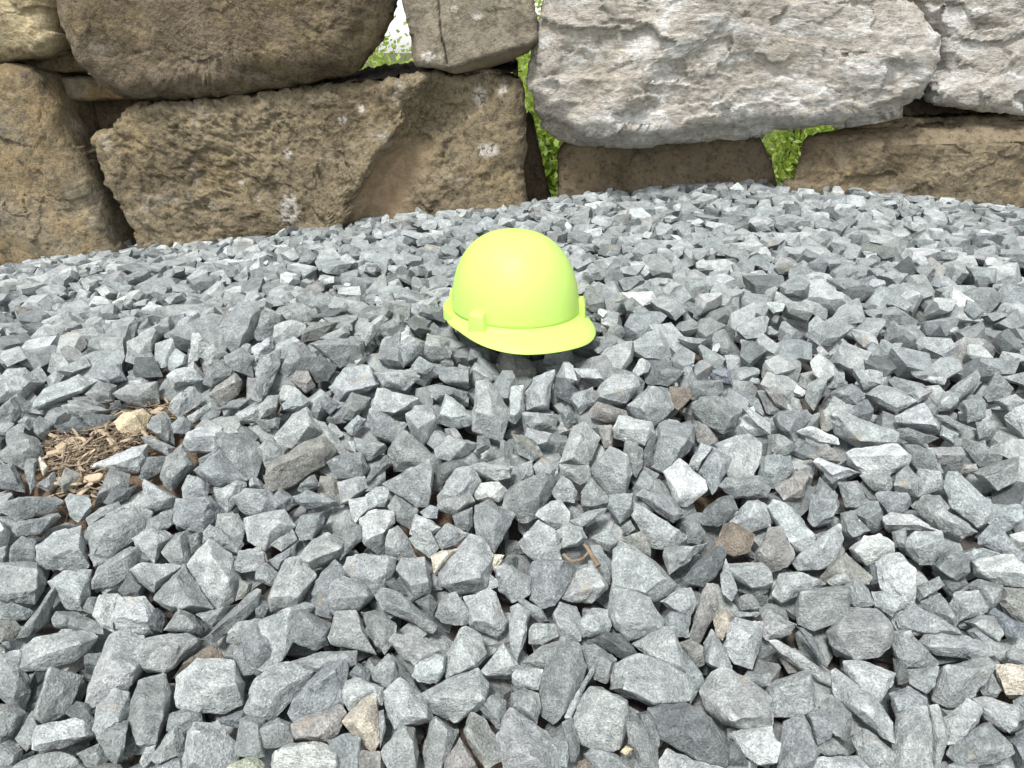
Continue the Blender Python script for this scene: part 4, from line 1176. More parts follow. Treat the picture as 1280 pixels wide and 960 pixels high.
# ---- a stone from a convex point cloud: bevelled, broken up, roughened
def stone_mesh(points, size, fine, seed, amp=0.03, bevel=0.028, chip=0.0):
    bm = bmesh.new()
    for p in points:
        bm.verts.new(p)
    res = bmesh.ops.convex_hull(bm, input=bm.verts)
    bad = [e for e in set(res['geom_interior'] + res['geom_unused']) if isinstance(e, bmesh.types.BMVert)]
    bmesh.ops.delete(bm, geom=bad, context='VERTS')
    bmesh.ops.dissolve_limit(bm, angle_limit=R(9), verts=bm.verts, edges=bm.edges)
    planes = []
    for f in bm.faces:
        f.normal_update()
        planes.append((*f.normal, f.normal.dot(f.verts[0].co)))
    try:
        if bevel: bmesh.ops.bevel(bm, geom=list(bm.edges), offset=size * bevel, offset_type='OFFSET', segments=1, profile=0.5, affect='EDGES', clamp_overlap=True)
    except Exception:
        pass
    bmesh.ops.triangulate(bm, faces=bm.faces)
    for L in fine:
        ed = [e for e in bm.edges if e.calc_length() > size * L]
        if ed:
            bmesh.ops.subdivide_edges(bm, edges=ed, cuts=1, use_grid_fill=False)
            bmesh.ops.triangulate(bm, faces=[f for f in bm.faces if len(f.verts) > 3])
    bmesh.ops.recalc_face_normals(bm, faces=bm.faces)
    bm.normal_update()
    V = np.array([v.co[:] for v in bm.verts]); N = np.array([v.normal[:] for v in bm.verts])
    bm.verts.index_update()
    F = np.array([[v.index for v in f.verts] for f in bm.faces], np.int32)
    bm.free()
    sd = np.array([seed * 1.37 % 91, seed * 2.71 % 87, seed * 0.77 % 93])
    q = V / size
    d = amp * 1.5 * perlin(q * 2.3 + sd) + amp * 0.9 * perlin(q * 5.5 + sd + 7)
    d = d - amp * 1.1 * np.clip(np.abs(perlin(q * 3.4 + sd + 31)) - 0.22, 0, 1) * 2
    if len(V) > 250:
        d = d + amp * 0.45 * perlin(q * 13 + sd + 13)
    if chip:                                                    # small broken planes, each with its own tilt
        cr = np.random.default_rng(seed)
        qw = q + 0.05 * np.stack([perlin(q * 7 + sd + k * 11) for k in range(3)], 1)
        for n_, am in ((11, chip), (40, chip * 0.5)):
            S = cr.uniform(q.min(0), q.max(0), (n_, 3))
            near = ((qw[:, None] - S[None]) ** 2).sum(-1).argmin(1)
            til = cr.normal(size=(n_, 3)); o_ = cr.uniform(-1, 0.35, n_)
            d = d + am * (0.8 * o_[near] + 1.6 * np.einsum('ij,ij->i', til[near], qw - S[near]))
    V = V + N * (d * size)[:, None]
    return V, F, np.array(planes)

class Stone:
    __slots__ = ('V', 'F', 'tone', 'px', 'ctr', 'size', 'planes', 'out', 'area')
traced = []
def add_traced(tone, outl, ridge, org):
    o = np.array(outl, float) / 4 + np.array(org, float)
    cu, cv = (o.max(0) + o.min(0)) / 2
    o = o.mean(0) + (o - o.mean(0)) * 1.11
    if cv > 1000: return
    C = hit(cu, cv)
    vd = CAM - C; dist = np.linalg.norm(vd); vd /= dist
    n = 0.55 * vd + 0.45 * surf_n(C[0], C[1])
    n += rng.normal(size=3) * 0.10
    n /= np.linalg.norm(n)
    def on_plane(u, v):
        d = ray(u, v)
        return CAM + d * (np.dot(C - CAM, n) / np.dot(d, n))
    P = np.array([on_plane(u, v) for u, v in o])
    ext = P - P.mean(0)
    w, _ = np.linalg.eigh(ext.T @ ext / len(P))
    minor = 2.6 * math.sqrt(max(w[1], 1e-9)); major = 2.6 * math.sqrt(w[2])
    hgt = min(0.42 * minor + 0.06 * major, 0.034)
    ctr2 = P.mean(0)
    pts = []
    for p in P:
        pts.append(p + n * rng.uniform(-0.12, 0.12) * hgt)
    if ridge:
        for (u, v) in ridge:
            q = on_plane(u / 4 + org[0], v / 4 + org[1])
            q = q + (vd * 0.55 + n * 0.45) * hgt * rng.uniform(0.85, 1.1)
            pts.append(q)
        if len(ridge) < 2:
            for k in range(2):
                j = rng.integers(len(P)); pts.append(ctr2 + (P[j] - ctr2) * 0.5 + n * hgt * 0.6)
    else:
        sh = rng.normal(size=2) * 0.16
        ax = (P[0] - ctr2); ax /= np.linalg.norm(ax); bx = np.cross(n, ax)
        k0 = rng.uniform(0.35, 0.62)
        tilt = rng.normal(size=2) * 0.35
        for p in P:
            e = (p - ctr2) * k0 * rng.uniform(0.8, 1.15)
            q = ctr2 + e + ax * sh[0] * minor + bx * sh[1] * minor
            hh = hgt * (0.72 + tilt[0] * np.dot(e, ax) / minor + tilt[1] * np.dot(e, bx) / minor)
            pts.append(q + n * max(hh, 0.1 * hgt))
    for p in P:                                                 # the buried half
        pts.append(ctr2 + (p - ctr2) * rng.uniform(0.55, 0.85) - n * hgt * rng.uniform(0.7, 1.2))
    pts = np.array(pts)
    s = Stone()
    c = pts.mean(0)
    size = float(max(major, minor * 1.2))
    seed = len(traced) + 1
    s.V, s.F, s.planes = stone_mesh(pts - c, size, (0.30, 0.16, 0.095), seed, 0.014, 0.014, 0.020)
    s.ctr = c; s.tone = tone; s.px = (cu, cv); s.size = size; s.out = o
    x, y = o[:, 0], o[:, 1]
    s.area = 0.5 * abs(np.dot(x, np.roll(y, -1)) - np.dot(y, np.roll(x, -1)))
    traced.append(s)
for org, rows in STONES.items():
    for row in rows:
        add_traced(row[0], row[1], row[2] if len(row) > 2 else None, org)

# ---- prototypes for all the other stones
protos = []
def make_proto(seed, fine):
    r = np.random.default_rng(900 + seed)
    ax = np.array([1.0, r.uniform(0.55, 0.9), r.uniform(0.32, 0.68)]) * 0.5
    K = r.integers(6, 10)
    nrm = r.normal(size=(K, 3)); nrm /= np.linalg.norm(nrm, axis=1)[:, None]
    nrm = np.concatenate([nrm, np.array([[0, 0, 1], [0, 0, -1], [1, 0, 0], [-1, 0, 0], [0, 1, 0], [0, -1, 0]]) + r.normal(size=(6, 3)) * 0.18])
    nrm /= np.linalg.norm(nrm, axis=1)[:, None]
    sup = np.linalg.norm(nrm * ax, axis=1)
    d = sup * np.concatenate([r.uniform(0.72, 1.0, K), r.uniform(0.85, 1.0, 6)])
    pts = []
    n = len(d)
    for i in range(n):
        for j in range(i + 1, n):
            for k in range(j + 1, n):
                A = nrm[[i, j, k]]
                det = np.linalg.det(A)
                if abs(det) < 0.02: continue
                p = np.linalg.solve(A, d[[i, j, k]])
                if np.all(nrm @ p <= d + 1e-6):
                    pts.append(p)
    return stone_mesh(np.array(pts), 1.0, fine, seed + 400, 0.018, 0, 0.016)
for i in range(44):
    protos.append(make_proto(i, (0.45,)))

# ---- heap them up on a height grid, each stone finding the lowest rest of a few tries
CELL = 0.006
X0, X1, Y0, Y1 = -1.95, 2.0, 0.08, WALL + 0.10
NXg, NYg = int((X1 - X0) / CELL), int((Y1 - Y0) / CELL)
xs = X0 + (np.arange(NXg) + 0.5) * CELL
ys = Y0 + (np.arange(NYg) + 0.5) * CELL
GXX, GYY = np.meshgrid(xs, ys)
SURF = surf(GXX, GYY)
H = bed(GXX, GYY)
LIM = SURF + 0.016
HAT = np.array([0.005, 1.225, 0.598])
LIM = np.where(np.hypot(GXX - HAT[0], (GYY - HAT[1]) * np.where(GYY < HAT[1], 0.8, 1.0)) < 0.15, np.minimum(LIM, HAT[2] - 0.046), LIM)
inpatch = in_poly(GXX, GYY, PATCH)
LIM = np.where(inpatch, H - 1, LIM)
def raster(planes, c, lo, hi):
    i0 = max(int((lo[0] - X0) / CELL), 0); i1 = min(int((hi[0] - X0) / CELL) + 1, NXg)
    j0 = max(int((lo[1] - Y0) / CELL), 0); j1 = min(int((hi[1] - Y0) / CELL) + 1, NYg)
    if i1 - i0 < 2 or j1 - j0 < 2: return None
    gx = xs[i0:i1][None, :, None] - c[0]; gy = ys[j0:j1][:, None, None] - c[1]
    up = planes[planes[:, 2] > 0.02]; dn = planes[planes[:, 2] < -0.02]
    top = ((up[:, 3] - up[:, 0] * gx - up[:, 1] * gy) / up[:, 2]).min(-1)
    bot = ((dn[:, 3] - dn[:, 0] * gx - dn[:, 1] * gy) / dn[:, 2]).max(-1)
    return i0, i1, j0, j1, bot, top, bot < top
for s in traced:
    r_ = raster(s.planes, s.ctr, s.ctr[:2] + s.V[:, :2].min(0), s.ctr[:2] + s.V[:, :2].max(0))
    if r_ is None: continue
    i0, i1, j0, j1, b, tp, ok = r_
    mid = s.ctr[2] + b * 0.6 + tp * 0.4
    sub = LIM[j0:j1, i0:i1]
    sub[ok] = np.minimum(sub[ok], mid[ok])
# which part of the heap the photograph can see, with a margin
pu, pv, _ = project(np.stack([GXX, GYY, SURF], -1))
LIM = LIM - 0.012 * smooth(440, 500, pv)
flat_need = np.stack([GXX.ravel(), GYY.ravel()], 1)
rest = []                                          # (proto, rotation, scale, centre)
def rot_random(r):
    a = r.uniform(0, 2 * math.pi); b = r.normal(0, 0.42); c = r.normal(0, 0.42)
    if r.random() < 0.18: b = r.uniform(0, math.pi)
    Rz = np.array([[math.cos(a), -math.sin(a), 0], [math.sin(a), math.cos(a), 0], [0, 0, 1]])
    Rx = np.array([[1, 0, 0], [0, math.cos(b), -math.sin(b)], [0, math.sin(b), math.cos(b)]])
    Ry = np.array([[math.cos(c), 0, math.sin(c)], [0, 1, 0], [-math.sin(c), 0, math.cos(c)]])
    return Rz @ Rx @ Ry
dr = np.random.default_rng(11)
NCELL = NXg * NYg
fails = 0
_inview = ((pu > -160) & (pu < 1440) & (pv < 1060))
def drop(size_fn, count, thr, tries=4):
    made = 0
    cand = None
    for it in range(count):
        if it % 250 == 0:
            room = LIM - H
            full = room > thr
            cv_ = np.flatnonzero((full & _inview).ravel()); co_ = np.flatnonzero((full & ~_inview).ravel())
            if len(cv_) < 200 and len(co_) < 200: break
        src = cv_ if (it % 4 and len(cv_) > 50) or len(co_) < 50 else co_
        cell = int(src[dr.integers(len(src))])
        jj, iij = [cell // NXg], [cell % NXg]
        k = 0
        if LIM[jj[0], iij[0]] - H[jj[0], iij[0]] < thr: continue
        cx, cy = xs[iij[k]], ys[jj[k]]
        sz = size_fn()
        best = None
        for q in range(tries):
            pi = int(dr.integers(len(protos)))
            Vp, Fp, pl = protos[pi]
            Rm = rot_random(dr)
            pl2 = pl.copy(); pl2[:, :3] = pl[:, :3] @ Rm.T; pl2[:, 3] = pl[:, 3] * sz
            rad = 0.56 * sz
            c = np.array([cx + dr.normal() * 0.25 * sz, cy + dr.normal() * 0.25 * sz])
            r_ = raster(pl2, c, c - rad, c + rad)
            if r_ is None: continue
            i0, i1, j0, j1, b, tp, ok = r_
            if ok.sum() < 4: continue
            Hs = H[j0:j1, i0:i1]; Ls = LIM[j0:j1, i0:i1]
            z = float((Hs - b)[ok].max()) - 0.16 * sz
            over = float((tp + z - Ls)[ok].max())
            if over > 0.010: 
                z2 = z - over                       # wedge it lower if that only presses it in a little
                if z2 < z - 0.22 * sz: continue
                z = z2
            gap = float((b + z - Hs)[ok].mean())
            if best is None or gap < best[0]:
                best = (gap, pi, Rm, c, z, i0, i1, j0, j1, tp, ok)
        if best is None: continue
        gap, pi, Rm, c, z, i0, i1, j0, j1, tp, ok = best
        Hs = H[j0:j1, i0:i1]
        Hs[ok] = np.maximum(Hs[ok], (tp + z)[ok])
        rest.append((pi, Rm, sz, np.array([c[0], c[1], z])))
        made += 1
    return made
big = lambda: float(np.clip(dr.lognormal(math.log(0.060), 0.27), 0.034, 0.10))
mid_ = lambda: float(np.clip(dr.lognormal(math.log(0.043), 0.28), 0.022, 0.07))
small = lambda: float(np.clip(dr.lognormal(math.log(0.027), 0.25), 0.016, 0.04))
n1 = drop(big, 7500, 0.032, 5)
LIM -= 0.012
n2 = drop(mid_, 4500, 0.03)
LIM -= 0.008
n3 = drop(small, 3000, 0.032, 3)
print("gravel dropped", n1, n2, n3, "traced", len(traced))

# ---- which stones show largest: a coarse point z-buffer
SW, SH = 320, 240
allP, allI = [], []
nt = len(traced)
for i, s in enumerate(traced):
    p = np.concatenate([s.V[s.F].mean(1), s.V]) + s.ctr
    allP.append(p.astype(np.float32)); allI.append(np.full(len(p), i))
proto_pts = []
for V, F, _ in protos:
    a, b, c = V[F[:, 0]], V[F[:, 1]], V[F[:, 2]]
    proto_pts.append(np.concatenate([(a * 4 + b + c) / 6, (a + b * 4 + c) / 6, (a + b + c * 4) / 6, (a + b + c) / 3]))
for i, (pi, Rm, sz, c) in enumerate(rest):
    p = (proto_pts[pi] @ Rm.T) * sz + c
    allP.append(p.astype(np.float32)); allI.append(np.full(len(p), nt + i))
allP = np.concatenate(allP); allI = np.concatenate(allI)
def seen_counts(dx, dy, dz, yaw, st=2):
    P = allP[::st] - np.array([dx, dy, dz], np.float32)
    ca, sa = math.cos(yaw), math.sin(yaw)
    Q = np.stack([P[:, 0] * ca - P[:, 1] * sa, P[:, 0] * sa + P[:, 1] * ca, P[:, 2]], 1)
    uu, vv, ff = project(Q)
    okk = (uu >= 0) & (uu < 1280) & (vv >= 0) & (vv < 960) & (ff > 0.05)
    lin = (vv[okk] / 4).astype(int) * SW + (uu[okk] / 4).astype(int)
    order = np.argsort(-ff[okk])
    ibuf = np.full(SW * SH, -1)
    ibuf[lin[order]] = allI[::st][okk][order]
    return np.bincount(ibuf[ibuf >= 0], minlength=nt + len(rest))
cnt = seen_counts(0, 0, 0, 0, 1)
keep = cnt > 0                                      # stones no one could see, buried under the others, are left out
for view in ((-0.6, 0, 0, 0), (0.6, 0, 0, 0), (0, 0.1, 0.35, 0), (-0.9, 0.1, 0.1, R(-24)), (0.9, 0.1, 0.1, R(24))):
    keep |= seen_counts(*view) > 0
rank = np.argsort(-cnt)
SPECIAL = [i for i, s in enumerate(traced) if s.tone in 'tcbgoy' ]
chosen = list(dict.fromkeys(SPECIAL + [int(i) for i in rank]))[:300]
chosen_set = set(chosen)
print("visible stones", int((cnt > 0).sum()), "smallest chosen", int(cnt[chosen[-1]]))

def jitter_tone(c, r, a=0.13):
    f = math.exp(r.normal() * a)
    c = np.array(c) * f
    c[0] *= 1 + r.normal() * 0.012; c[2] *= 1 + r.normal() * 0.012
    return np.clip(c, 0.02, 0.8)
tr_ = np.random.default_rng(77)
def random_tone():
    q = tr_.random()
    k = 'p' if q < 0.44 else 'm' if q < 0.86 else 'w' if q < 0.91 else 'd' if q < 0.975 else 'n' if q < 0.99 else 'o'
    return k

# stones that can be described one by one by their look
DIST = [
 ((269, 847), "white-capped grey stone with a rusty edge, near the bottom corner", 'capped'),
 ((164, 528), "pale yellow rough stone lying on the bare mulch patch", 'yellow stone'),
 ((1266, 850), "cream-white stone at the picture's edge among the grey gravel", 'cream stone'),
 ((919, 674), "rounded brown stone wedged among grey gravel", 'brown stone'),
 ((903, 780), "small upright tan pebble beside a tall grey stone", 'tan pebble'),
 ((860, 917), "large dark speckled slab, the darkest big stone in front", 'dark slab'),
 ((452, 905), "tan wedge-shaped stone pointing down between grey stones in front", 'tan wedge'),
 ((1098, 574), "long pale bar-shaped stone lying level", 'pale bar'),
 ((375, 578), "long leaning flat-sided grey stone, right of the mulch patch", 'leaning stone'),
 ((621, 516), "tall pale upright slab just below the hard hat", 'upright slab'),
 ((806, 716), "great pale triangular slab below the curled twig", 'triangular slab'),
 ((588, 705), "large pale stone propped on cream pebbles, centre of the heap", 'propped stone'),
 ((1076, 854), "pale layered stone lying on a blade-like slab", 'layered stone'),
 ((250, 718), "large pale upright stone with a dark pyramid leaning on it", 'upright stone'),
 ((78, 917), "flat white slab near the bottom corner", 'white slab'),
]
chos = [i for i in chosen if i < nt]
landmark = {}
for (pu_, pv_), lab, short in DIST:
    j = min(chos, key=lambda i: (traced[i].px[0] - pu_) ** 2 + (traced[i].px[1] - pv_) ** 2)
    if j not in landmark:
        landmark[j] = (lab, short)
marks = [(645, 370, "the hard hat"), (130, 560, "the mulch patch")] + [(*traced[j].px, "the " + s) for j, (l, s) in landmark.items()]
TONE_WORD = {'w': "whitish", 'p': "pale grey", 'm': "mid-grey", 'd': "dark grey", 'b': "brown", 't': "tan", 'c': "cream", 'o': "olive-grey", 'n': "brownish grey", 'g': "lichen-spotted", 'u': "bluish grey", 'y': "greyish tan"}
ORD = ["", "second-", "third-", "fourth-", "fifth-", "sixth-", "seventh-", "eighth-", "ninth-", "tenth-"]
def shape_word(pts):
    pts = np.asarray(pts, float)
    q = pts - pts.mean(0)
    w, E = np.linalg.eigh(q.T @ q)
    r = q @ E
    e = r.max(0) - r.min(0)
    asp = e[1] / max(e[0], 1e-6)
    x, y = pts[:, 0], pts[:, 1]
    fill = 0.5 * abs(np.dot(x, np.roll(y, -1)) - np.dot(y, np.roll(x, -1))) / max(e[0] * e[1], 1e-6)
    if asp > 2.5: return "sliver-like"
    if asp > 1.65: return "elongated"
    if fill < 0.62: return "wedge-shaped"
    if fill > 0.76: return "blocky"
    return "angular"
def hull2(P):
    P = P[np.lexsort((P[:, 1], P[:, 0]))]
    def half(P):
        h = []
        for p in P:
            while len(h) > 1 and (h[-1][0] - h[-2][0]) * (p[1] - h[-2][1]) - (h[-1][1] - h[-2][1]) * (p[0] - h[-2][0]) <= 0: h.pop()
            h.append(p)
        return h
    return np.array(half(P)[:-1] + half(P[::-1])[:-1])

recs = []
stuffV, stuffF, stuffT, stuffG, so = [], [], [], [], 0
gr = np.random.default_rng(5)
for i in range(nt + len(rest)):
    if not keep[i] and i not in chosen_set: continue
    grain = gr.uniform(-40, 40, 3)
    if i < nt:
        s = traced[i]
        V, F, c, tone = s.V, s.F, s.ctr, s.tone
        px, outp = s.px, s.out
    else:
        pi, Rm, sz, c = rest[i - nt]
        V = (protos[pi][0] @ Rm.T) * sz; F = protos[pi][1]
        tone = random_tone(); outp = None
    col = jitter_tone(TONE[tone], gr, 0.13 if i >= nt else 0.08)
    if i in chosen_set:
        if outp is None:
            u_, v_, _ = project(V + c)
            outp = hull2(np.stack([u_, v_], 1)); px = tuple(outp.mean(0))
        recs.append((i, V, F, c, tone, px, shape_word(outp), col, grain))
    else:
        stuffV.append(V + c); stuffF.append(F + so); so += len(V)
        stuffT.append(np.tile([*col, 1.0], (len(V), 1))); stuffG.append(np.tile(grain, (len(V), 1)))
me = mesh_np("gravel", np.concatenate(stuffV), np.concatenate(stuffF))
fattr(me, "tint", np.concatenate(stuffT), 'FLOAT_COLOR'); fattr(me, "grain", np.concatenate(stuffG), 'FLOAT_VECTOR')
fattr(me, "crisp", np.full(so, 0.2))
tag(link("gravel", me, GRAVEL), "heap of crushed grey stone covering the slope", "gravel", kind="stuff")
# labels: tone and shape, then the nearest landmark and the direction from it, counted outwards
klass = {}
for r_ in recs:
    i, V, F, c, tone, px, sw, col, grain = r_
    if i in landmark: continue
    d = [(math.hypot(px[0] - m[0], px[1] - m[1]), m) for m in marks]
    dist, m = min(d, key=lambda t: t[0])
    dx, dy = px[0] - m[0], px[1] - m[1]
    dirw = ("below" if dy > 0 else "above") if abs(dy) > abs(dx) else ("right of" if dx > 0 else "left of")
    klass.setdefault((TONE_WORD[tone], sw, dirw, m[2]), []).append((dist, i))
lab_of = {i: l for i, (l, s) in landmark.items()}
for (tw, sw, dw, mk), lst in klass.items():
    lst.sort()
    for k, (dist, i) in enumerate(lst):
        o_ = ORD[k] if k < len(ORD) else "outermost-"
        nearest = "nearest " if len(lst) > 1 else ""
        lab_of[i] = f"{tw} {sw} stone, {o_ if nearest else ''}{nearest}{dw} {mk}"
for i, V, F, c, tone, px, sw, col, grain in recs:
    me = mesh_np("stone", V, F, True, 17)
    fattr(me, "crisp", np.full(len(V), 1.0 if i < nt else 0.12))
    fattr(me, "tint", np.tile([*col, 1.0], (len(V), 1)), 'FLOAT_COLOR'); fattr(me, "grain", np.tile(grain, (len(V), 1)), 'FLOAT_VECTOR')
    ob = link("stone", me, GRAVEL, loc=c)
    tag(ob, lab_of[i], "stone", "largest stones of the gravel heap")

# ================================================================== MULCH
M_CHIP = simple_material("pale_wood_chip", (0.52, 0.43, 0.31), (0.38, 0.295, 0.20), 40, 0.85, 0.5, 0.002)
M_FIBRE = simple_material("shredded_wood", (0.46, 0.35, 0.22), (0.24, 0.165, 0.10), 45, 0.9, 0.4, 0.002)
mr = np.random.default_rng(31)
def patch_point():
    lo, hi = PATCH.min(0), PATCH.max(0)
    while True:
        p = mr.uniform(lo, hi)
        if in_poly(p[0], p[1], PATCH): return p
VV, FF, CC, o = [], [], [], 0
for k in range(1500):
    p = patch_point() + mr.normal(size=2) * 0.01
    fat = mr.random() < 0.15
    L = mr.uniform(0.02, 0.045) if fat else mr.uniform(0.006, 0.035); a = mr.normal(0.4, 1.3); el = mr.normal(0, 0.4)
    d = np.array([math.cos(a) * math.cos(el), math.sin(a) * math.cos(el), math.sin(el)])
    z = float(bed(p[0], p[1])) + mr.uniform(0.0, 0.022)
    q = np.linspace(-0.5, 0.5, 5)[:, None]
    bend = mr.normal(size=3) * L * 0.5
    path = np.array([p[0], p[1], z]) + q * d * L + (q ** 2) * bend
    w = mr.uniform(0.0018, 0.0036) if fat else mr.uniform(0.0003, 0.0013)
    V, F = tube(path, w * mr.uniform(0.5, 1.2, 5) * np.array([.5, 1, 1.1, 1, .4]), 4)
    V[:, 2] = path[2, 2] + (V[:, 2] - path[2, 2]) * 0.75
    f_ = mr.random() ** 1.4
    c_ = np.array([0.13, 0.098, 0.068]) * (1 - f_) + np.array([0.46, 0.375, 0.265]) * f_
    CC.append(np.tile([*c_, 1], (len(V), 1)))
    VV.append(V); FF.append(F + o); o += len(V)
def fibre_material():
    t = NT("shredded_wood")
    c = t.attr("tint").outputs['Color']
    n1 = t.noise(t.coords(), 300, 3, 0.6)
    t.set(t.b.inputs['Base Color'], t.mix(t.ramp(n1, 0.3, 0.7, 0, 0.6), c, t.mix(1.0, c, (0.6, 0.58, 0.55), 'MULTIPLY')))
    t.b.inputs['Roughness'].default_value = 0.9
    return t.m
me = mesh_np("mulch", np.concatenate(VV), np.concatenate(FF))
fattr(me, "tint", np.concatenate(CC), 'FLOAT_COLOR')
tag(link("mulch", me, fibre_material()), "shredded brown wood mulch showing in a bare patch of the gravel", "mulch", kind="stuff")
for k in range(22):
    p = patch_point()
    L = mr.uniform(0.018, 0.045); W = L * mr.uniform(0.18, 0.4); T = W * mr.uniform(0.25, 0.5)
    pts = []
    for sx in (-1, -0.3, 0.4, 1):
        for sy in (-1, 1):
            for szz in (-1, 1):
                tp = 1 - 0.45 * abs(sx) * mr.uniform(0.3, 1)
                pts.append((sx * L / 2 + mr.normal() * L * 0.04, sy * W / 2 * tp, szz * T / 2 * tp))
    V, F, _ = stone_mesh(np.array(pts), L, (0.3,), 3000 + k, 0.015)
    ob = link("wood_chip", mesh_np("wood_chip", V, F), M_CHIP, loc=(p[0], p[1], float(bed(p[0], p[1])) + 0.018))
    ob.rotation_euler = (mr.normal(0, 0.3), mr.normal(0, 0.25), mr.normal(0.5, 0.7))
    tag(ob, "pale splintered wood chip lying in the bare mulch patch", "wood chip", "wood chips of the mulch patch")

# twigs caught between the stones
M_TWIG = simple_material("dry_twig", (0.27, 0.205, 0.14), (0.18, 0.135, 0.095), 50, 0.85, 0.4, 0.001)
def twig(px, rad, lift, label):
    P = np.array([hit(u, v) for u, v in px])
    vd = CAM - P; vd /= np.linalg.norm(vd, axis=1)[:, None]
    P = P + vd * lift
    q = np.linspace(0, len(P) - 1, 24)
    path = np.stack([np.interp(q, np.arange(len(P)), P[:, k]) for k in range(3)], 1)
    for _ in range(2):
        path[1:-1] = (path[:-2] + path[2:] + 2 * path[1:-1]) / 4
    V, F = tube(path, rad * (1 - 0.5 * np.linspace(0, 1, 24)), 7)
    c = V.mean(0)
    tag(link("twig", mesh_np("twig", V - c, F, True), M_TWIG, loc=c), label, "twig", "twigs in the gravel")
twig([(748, 708), (742, 698), (736, 688), (730, 680)], 0.0035, 0.036, "short broken brown twig lying above the great triangular slab")
twig([(704, 693), (714, 702), (728, 699), (736, 690), (735, 682)], 0.0022, 0.036, "thin curled twig beside the short broken brown twig")
twig([(640, 543), (656, 552), (668, 562), (678, 573)], 0.0012, 0.034, "thin dry straw between stones below the hard hat")

# ================================================================== HARD HAT
def hat_material(name, col, rough):
    t = NT(name)
    v = t.coords()
    n1 = t.noise(v, 35, 5, 0.6); n2 = t.noise(v, 260, 3, 0.6)
    n3 = t.noise(t.coords((1, 1, 0.35)), 16, 4, 0.65)
    c = t.mix(t.ramp(n3, 0.42, 0.75, 0, 0.30), col, (0.53, 0.71, 0.22))          # chalky fading
    c = t.mix(t.ramp(n1, 0.60, 0.74, 0, 0.22), c, (0.46, 0.56, 0.22))            # handling dirt
    c = t.mix(t.ramp(n2, 0.70, 0.78, 0, 0.35), c, (0.34, 0.38, 0.20))            # specks
    t.set(t.b.inputs['Base Color'], c)
    t.set(t.b.inputs['Roughness'], t.ramp(n1, 0.3, 0.7, rough - 0.06, rough + 0.12))
    t.b.inputs['Specular IOR Level'].default_value = 0.3
    t.l(t.bump(n2, 0.05, 0.001), t.b.inputs['Normal'])
    return t.m
M_HAT = hat_material("lime_plastic", (0.515, 0.745, 0.16), 0.46)
M_BAND = simple_material("grey_webbing", (0.25, 0.27, 0.16), (0.18, 0.2, 0.12), 60, 0.8)
hat = bpy.data.objects.new("hard_hat", None); COL.objects.link(hat)
hat.location = HAT
HAT_YAW, HAT_PITCH, HAT_ROLL = R(23), R(-2.0), R(0.0)
hat.rotation_euler = (HAT_PITCH, HAT_ROLL, HAT_YAW)
tag(hat, "bright yellow-green plastic hard hat sitting on the grey gravel", "hard hat")
AX, AY, HZ = 0.106, 0.126, 0.133
NA = 144
phi = np.linspace(0, 2 * np.pi, NA, endpoint=False)              # 0 = front (-Y)
fx, fyv = np.sin(phi), -np.cos(phi)
def ring(off, z, k=1.0):
    return np.stack([(AX * k + off) * fx, (AY * k + off) * fyv, np.zeros(NA) + z], 1)
def lathe(rings, closed_top=None, flip=False):
    V = np.concatenate(rings); n = len(rings)
    idx = np.arange(n * NA).reshape(n, NA); j = np.roll(idx, -1, 1)
    F4 = np.stack([idx[:-1].ravel(), j[:-1].ravel(), j[1:].ravel(), idx[1:].ravel()], 1)
    F = [F4]
    if closed_top is not None:
        V = np.concatenate([V, [closed_top]])
        F.append(np.stack([idx[-1], j[-1], np.full(NA, n * NA)], 1))
    return V, F
dome = []
for q in np.linspace(0, 1, 40)[:-1]:
    a = q * math.pi / 2
    k = math.cos(a) ** (2 / 2.5); z = HZ * math.sin(a) ** (2 / 2.15)
    dome.append(ring(0, z, k))
V, F = lathe(dome, (0, 0, HZ))
sh = link("shell", mesh_np("shell", V, F, True), M_HAT, hat)
so_ = sh.modifiers.new("thickness", 'SOLIDIFY'); so_.thickness = 0.003; so_.offset = -1
# brim: wide peak in front, narrow drip lip behind
ang = np.abs((phi + np.pi) % (2 * np.pi) - np.pi)
ext = 0.012 + 0.034 * smooth(R(82), R(16), ang)
drop_ = 0.016 + 0.009 * smooth(R(85), R(16), ang)
br = []
for q in (0, 0.06, 0.16, 0.3, 0.5, 0.7, 0.85, 0.94, 0.985, 1.0):
    zz = -drop_ * (0.10 * min(q * 8, 1) + 0.75 * q ** 1.25 + (0.15 * max(0, (q - 0.85) / 0.15) ** 2))
    br.append(ring(ext * q - 0.0005, zz + 0.002 * (1 - min(q * 6, 1))))
V, F = lathe(br[::-1])
bo = link("brim", mesh_np("brim", V, F, True), M_HAT, hat)
so_ = bo.modifiers.new("thickness", 'SOLIDIFY'); so_.thickness = 0.0026; so_.offset = -1
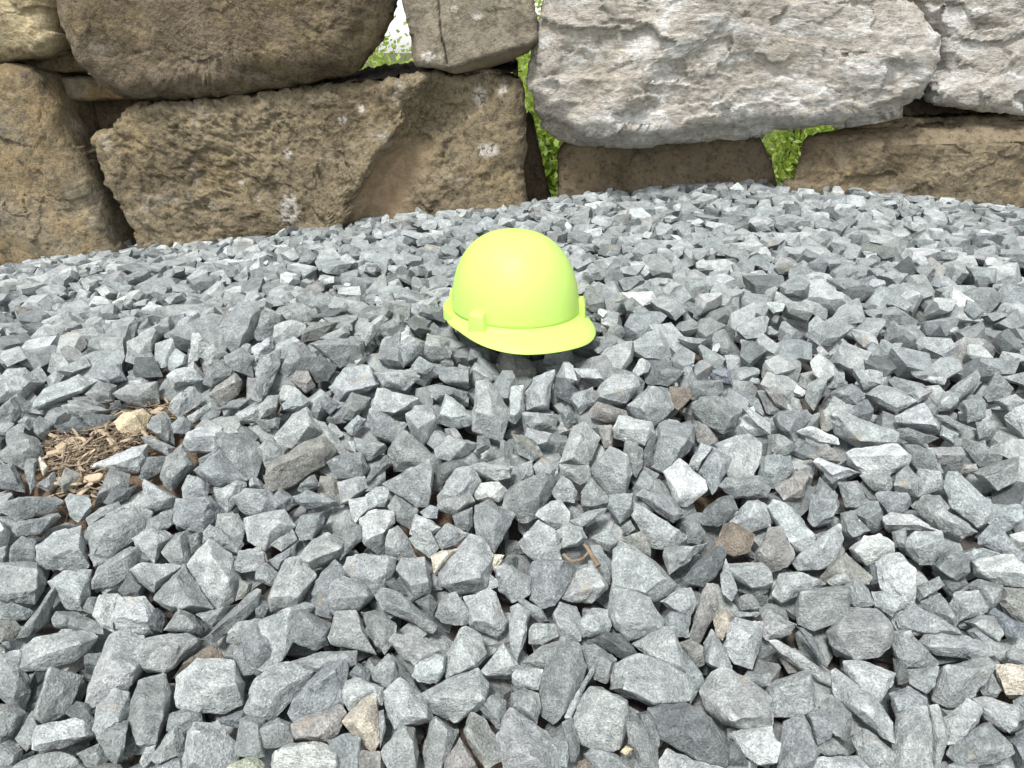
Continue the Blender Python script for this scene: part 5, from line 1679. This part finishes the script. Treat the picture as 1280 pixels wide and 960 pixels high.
# rain gutter round the back
def arc_strip(a0, a1, prof, n=60):
    a = np.linspace(R(a0), R(a1), n)
    m = len(prof); V = []
    for i, w in enumerate(a):
        t_ = min(1, min(i, n - 1 - i) / 7.0); t_ = t_ * t_ * (3 - 2 * t_)
        for off, z in prof:
            V.append(((AX + off * t_ + 0.001) * math.sin(w), -(AY + off * t_ + 0.001) * math.cos(w), -0.012 + (z + 0.012) * (0.35 + 0.65 * t_)))
    idx = np.arange(n * m).reshape(n, m); j = np.roll(idx, -1, 1)
    F4 = np.stack([idx[:-1].ravel(), idx[1:].ravel(), j[1:].ravel(), j[:-1].ravel()], 1)
    F = [F4, idx[0][None, :], idx[-1][None, ::-1]]
    return np.array(V), F
prof = [(-0.001, -0.001), (0.004, -0.0005), (0.0105, 0.0035), (0.0135, 0.0035), (0.0145, -0.001), (0.0145, -0.014), (0.010, -0.017), (-0.001, -0.014)]
V, F = arc_strip(84, 276, prof)
link("rain_gutter", mesh_np("rain_gutter", V, F, True, 40), M_HAT, hat)
def slot(deg, w, h, dpt, zlo, name):
    """tapered accessory slot standing on the shell wall"""
    bm = bmesh.new()
    vs = []
    for (z, k, d) in ((zlo, 1.0, dpt), (zlo + h * 0.8, 0.80, dpt * 0.92), (zlo + h, 0.72, dpt * 0.55)):
        for (xx, yy) in ((-w / 2 * k, -d), (w / 2 * k, -d), (w / 2 * k, 0.02), (-w / 2 * k, 0.02)):
            vs.append(bm.verts.new((xx, yy, z)))
    for l in (0, 1):
        for k in range(4):
            k2 = (k + 1) % 4
            bm.faces.new((vs[l * 4 + k], vs[l * 4 + k2], vs[l * 4 + 4 + k2], vs[l * 4 + 4 + k]))
    bm.faces.new(vs[0:4][::-1]); bm.faces.new(vs[8:12])
    bmesh.ops.recalc_face_normals(bm, faces=bm.faces)
    bmesh.ops.bevel(bm, geom=list(bm.edges), offset=0.0016, segments=2, profile=0.6, affect='EDGES')
    me = bpy.data.meshes.new(name); bm.to_mesh(me); bm.free(); me.shade_smooth(); me.set_sharp_from_angle(angle=R(40))
    ob = link(name, me, M_HAT, hat)
    a = R(deg)
    ob.location = (AX * math.sin(a), -AY * math.cos(a), 0)
    ob.rotation_euler = (0, 0, a)
    return ob
slot(-58, 0.035, 0.036, 0.0105, -0.012, "accessory_slot")
slot(58, 0.035, 0.036, 0.0105, -0.012, "accessory_slot")
slot(-128, 0.016, 0.030, 0.007, -0.004, "accessory_slot")
slot(128, 0.016, 0.030, 0.007, -0.004, "accessory_slot")
# headband inside
V, F = lathe([ring(-0.014, -0.03), ring(-0.012, 0.006)])
hb = link("headband", mesh_np("headband", V, F, True), M_BAND, hat)
so_ = hb.modifiers.new("thickness", 'SOLIDIFY'); so_.thickness = 0.002
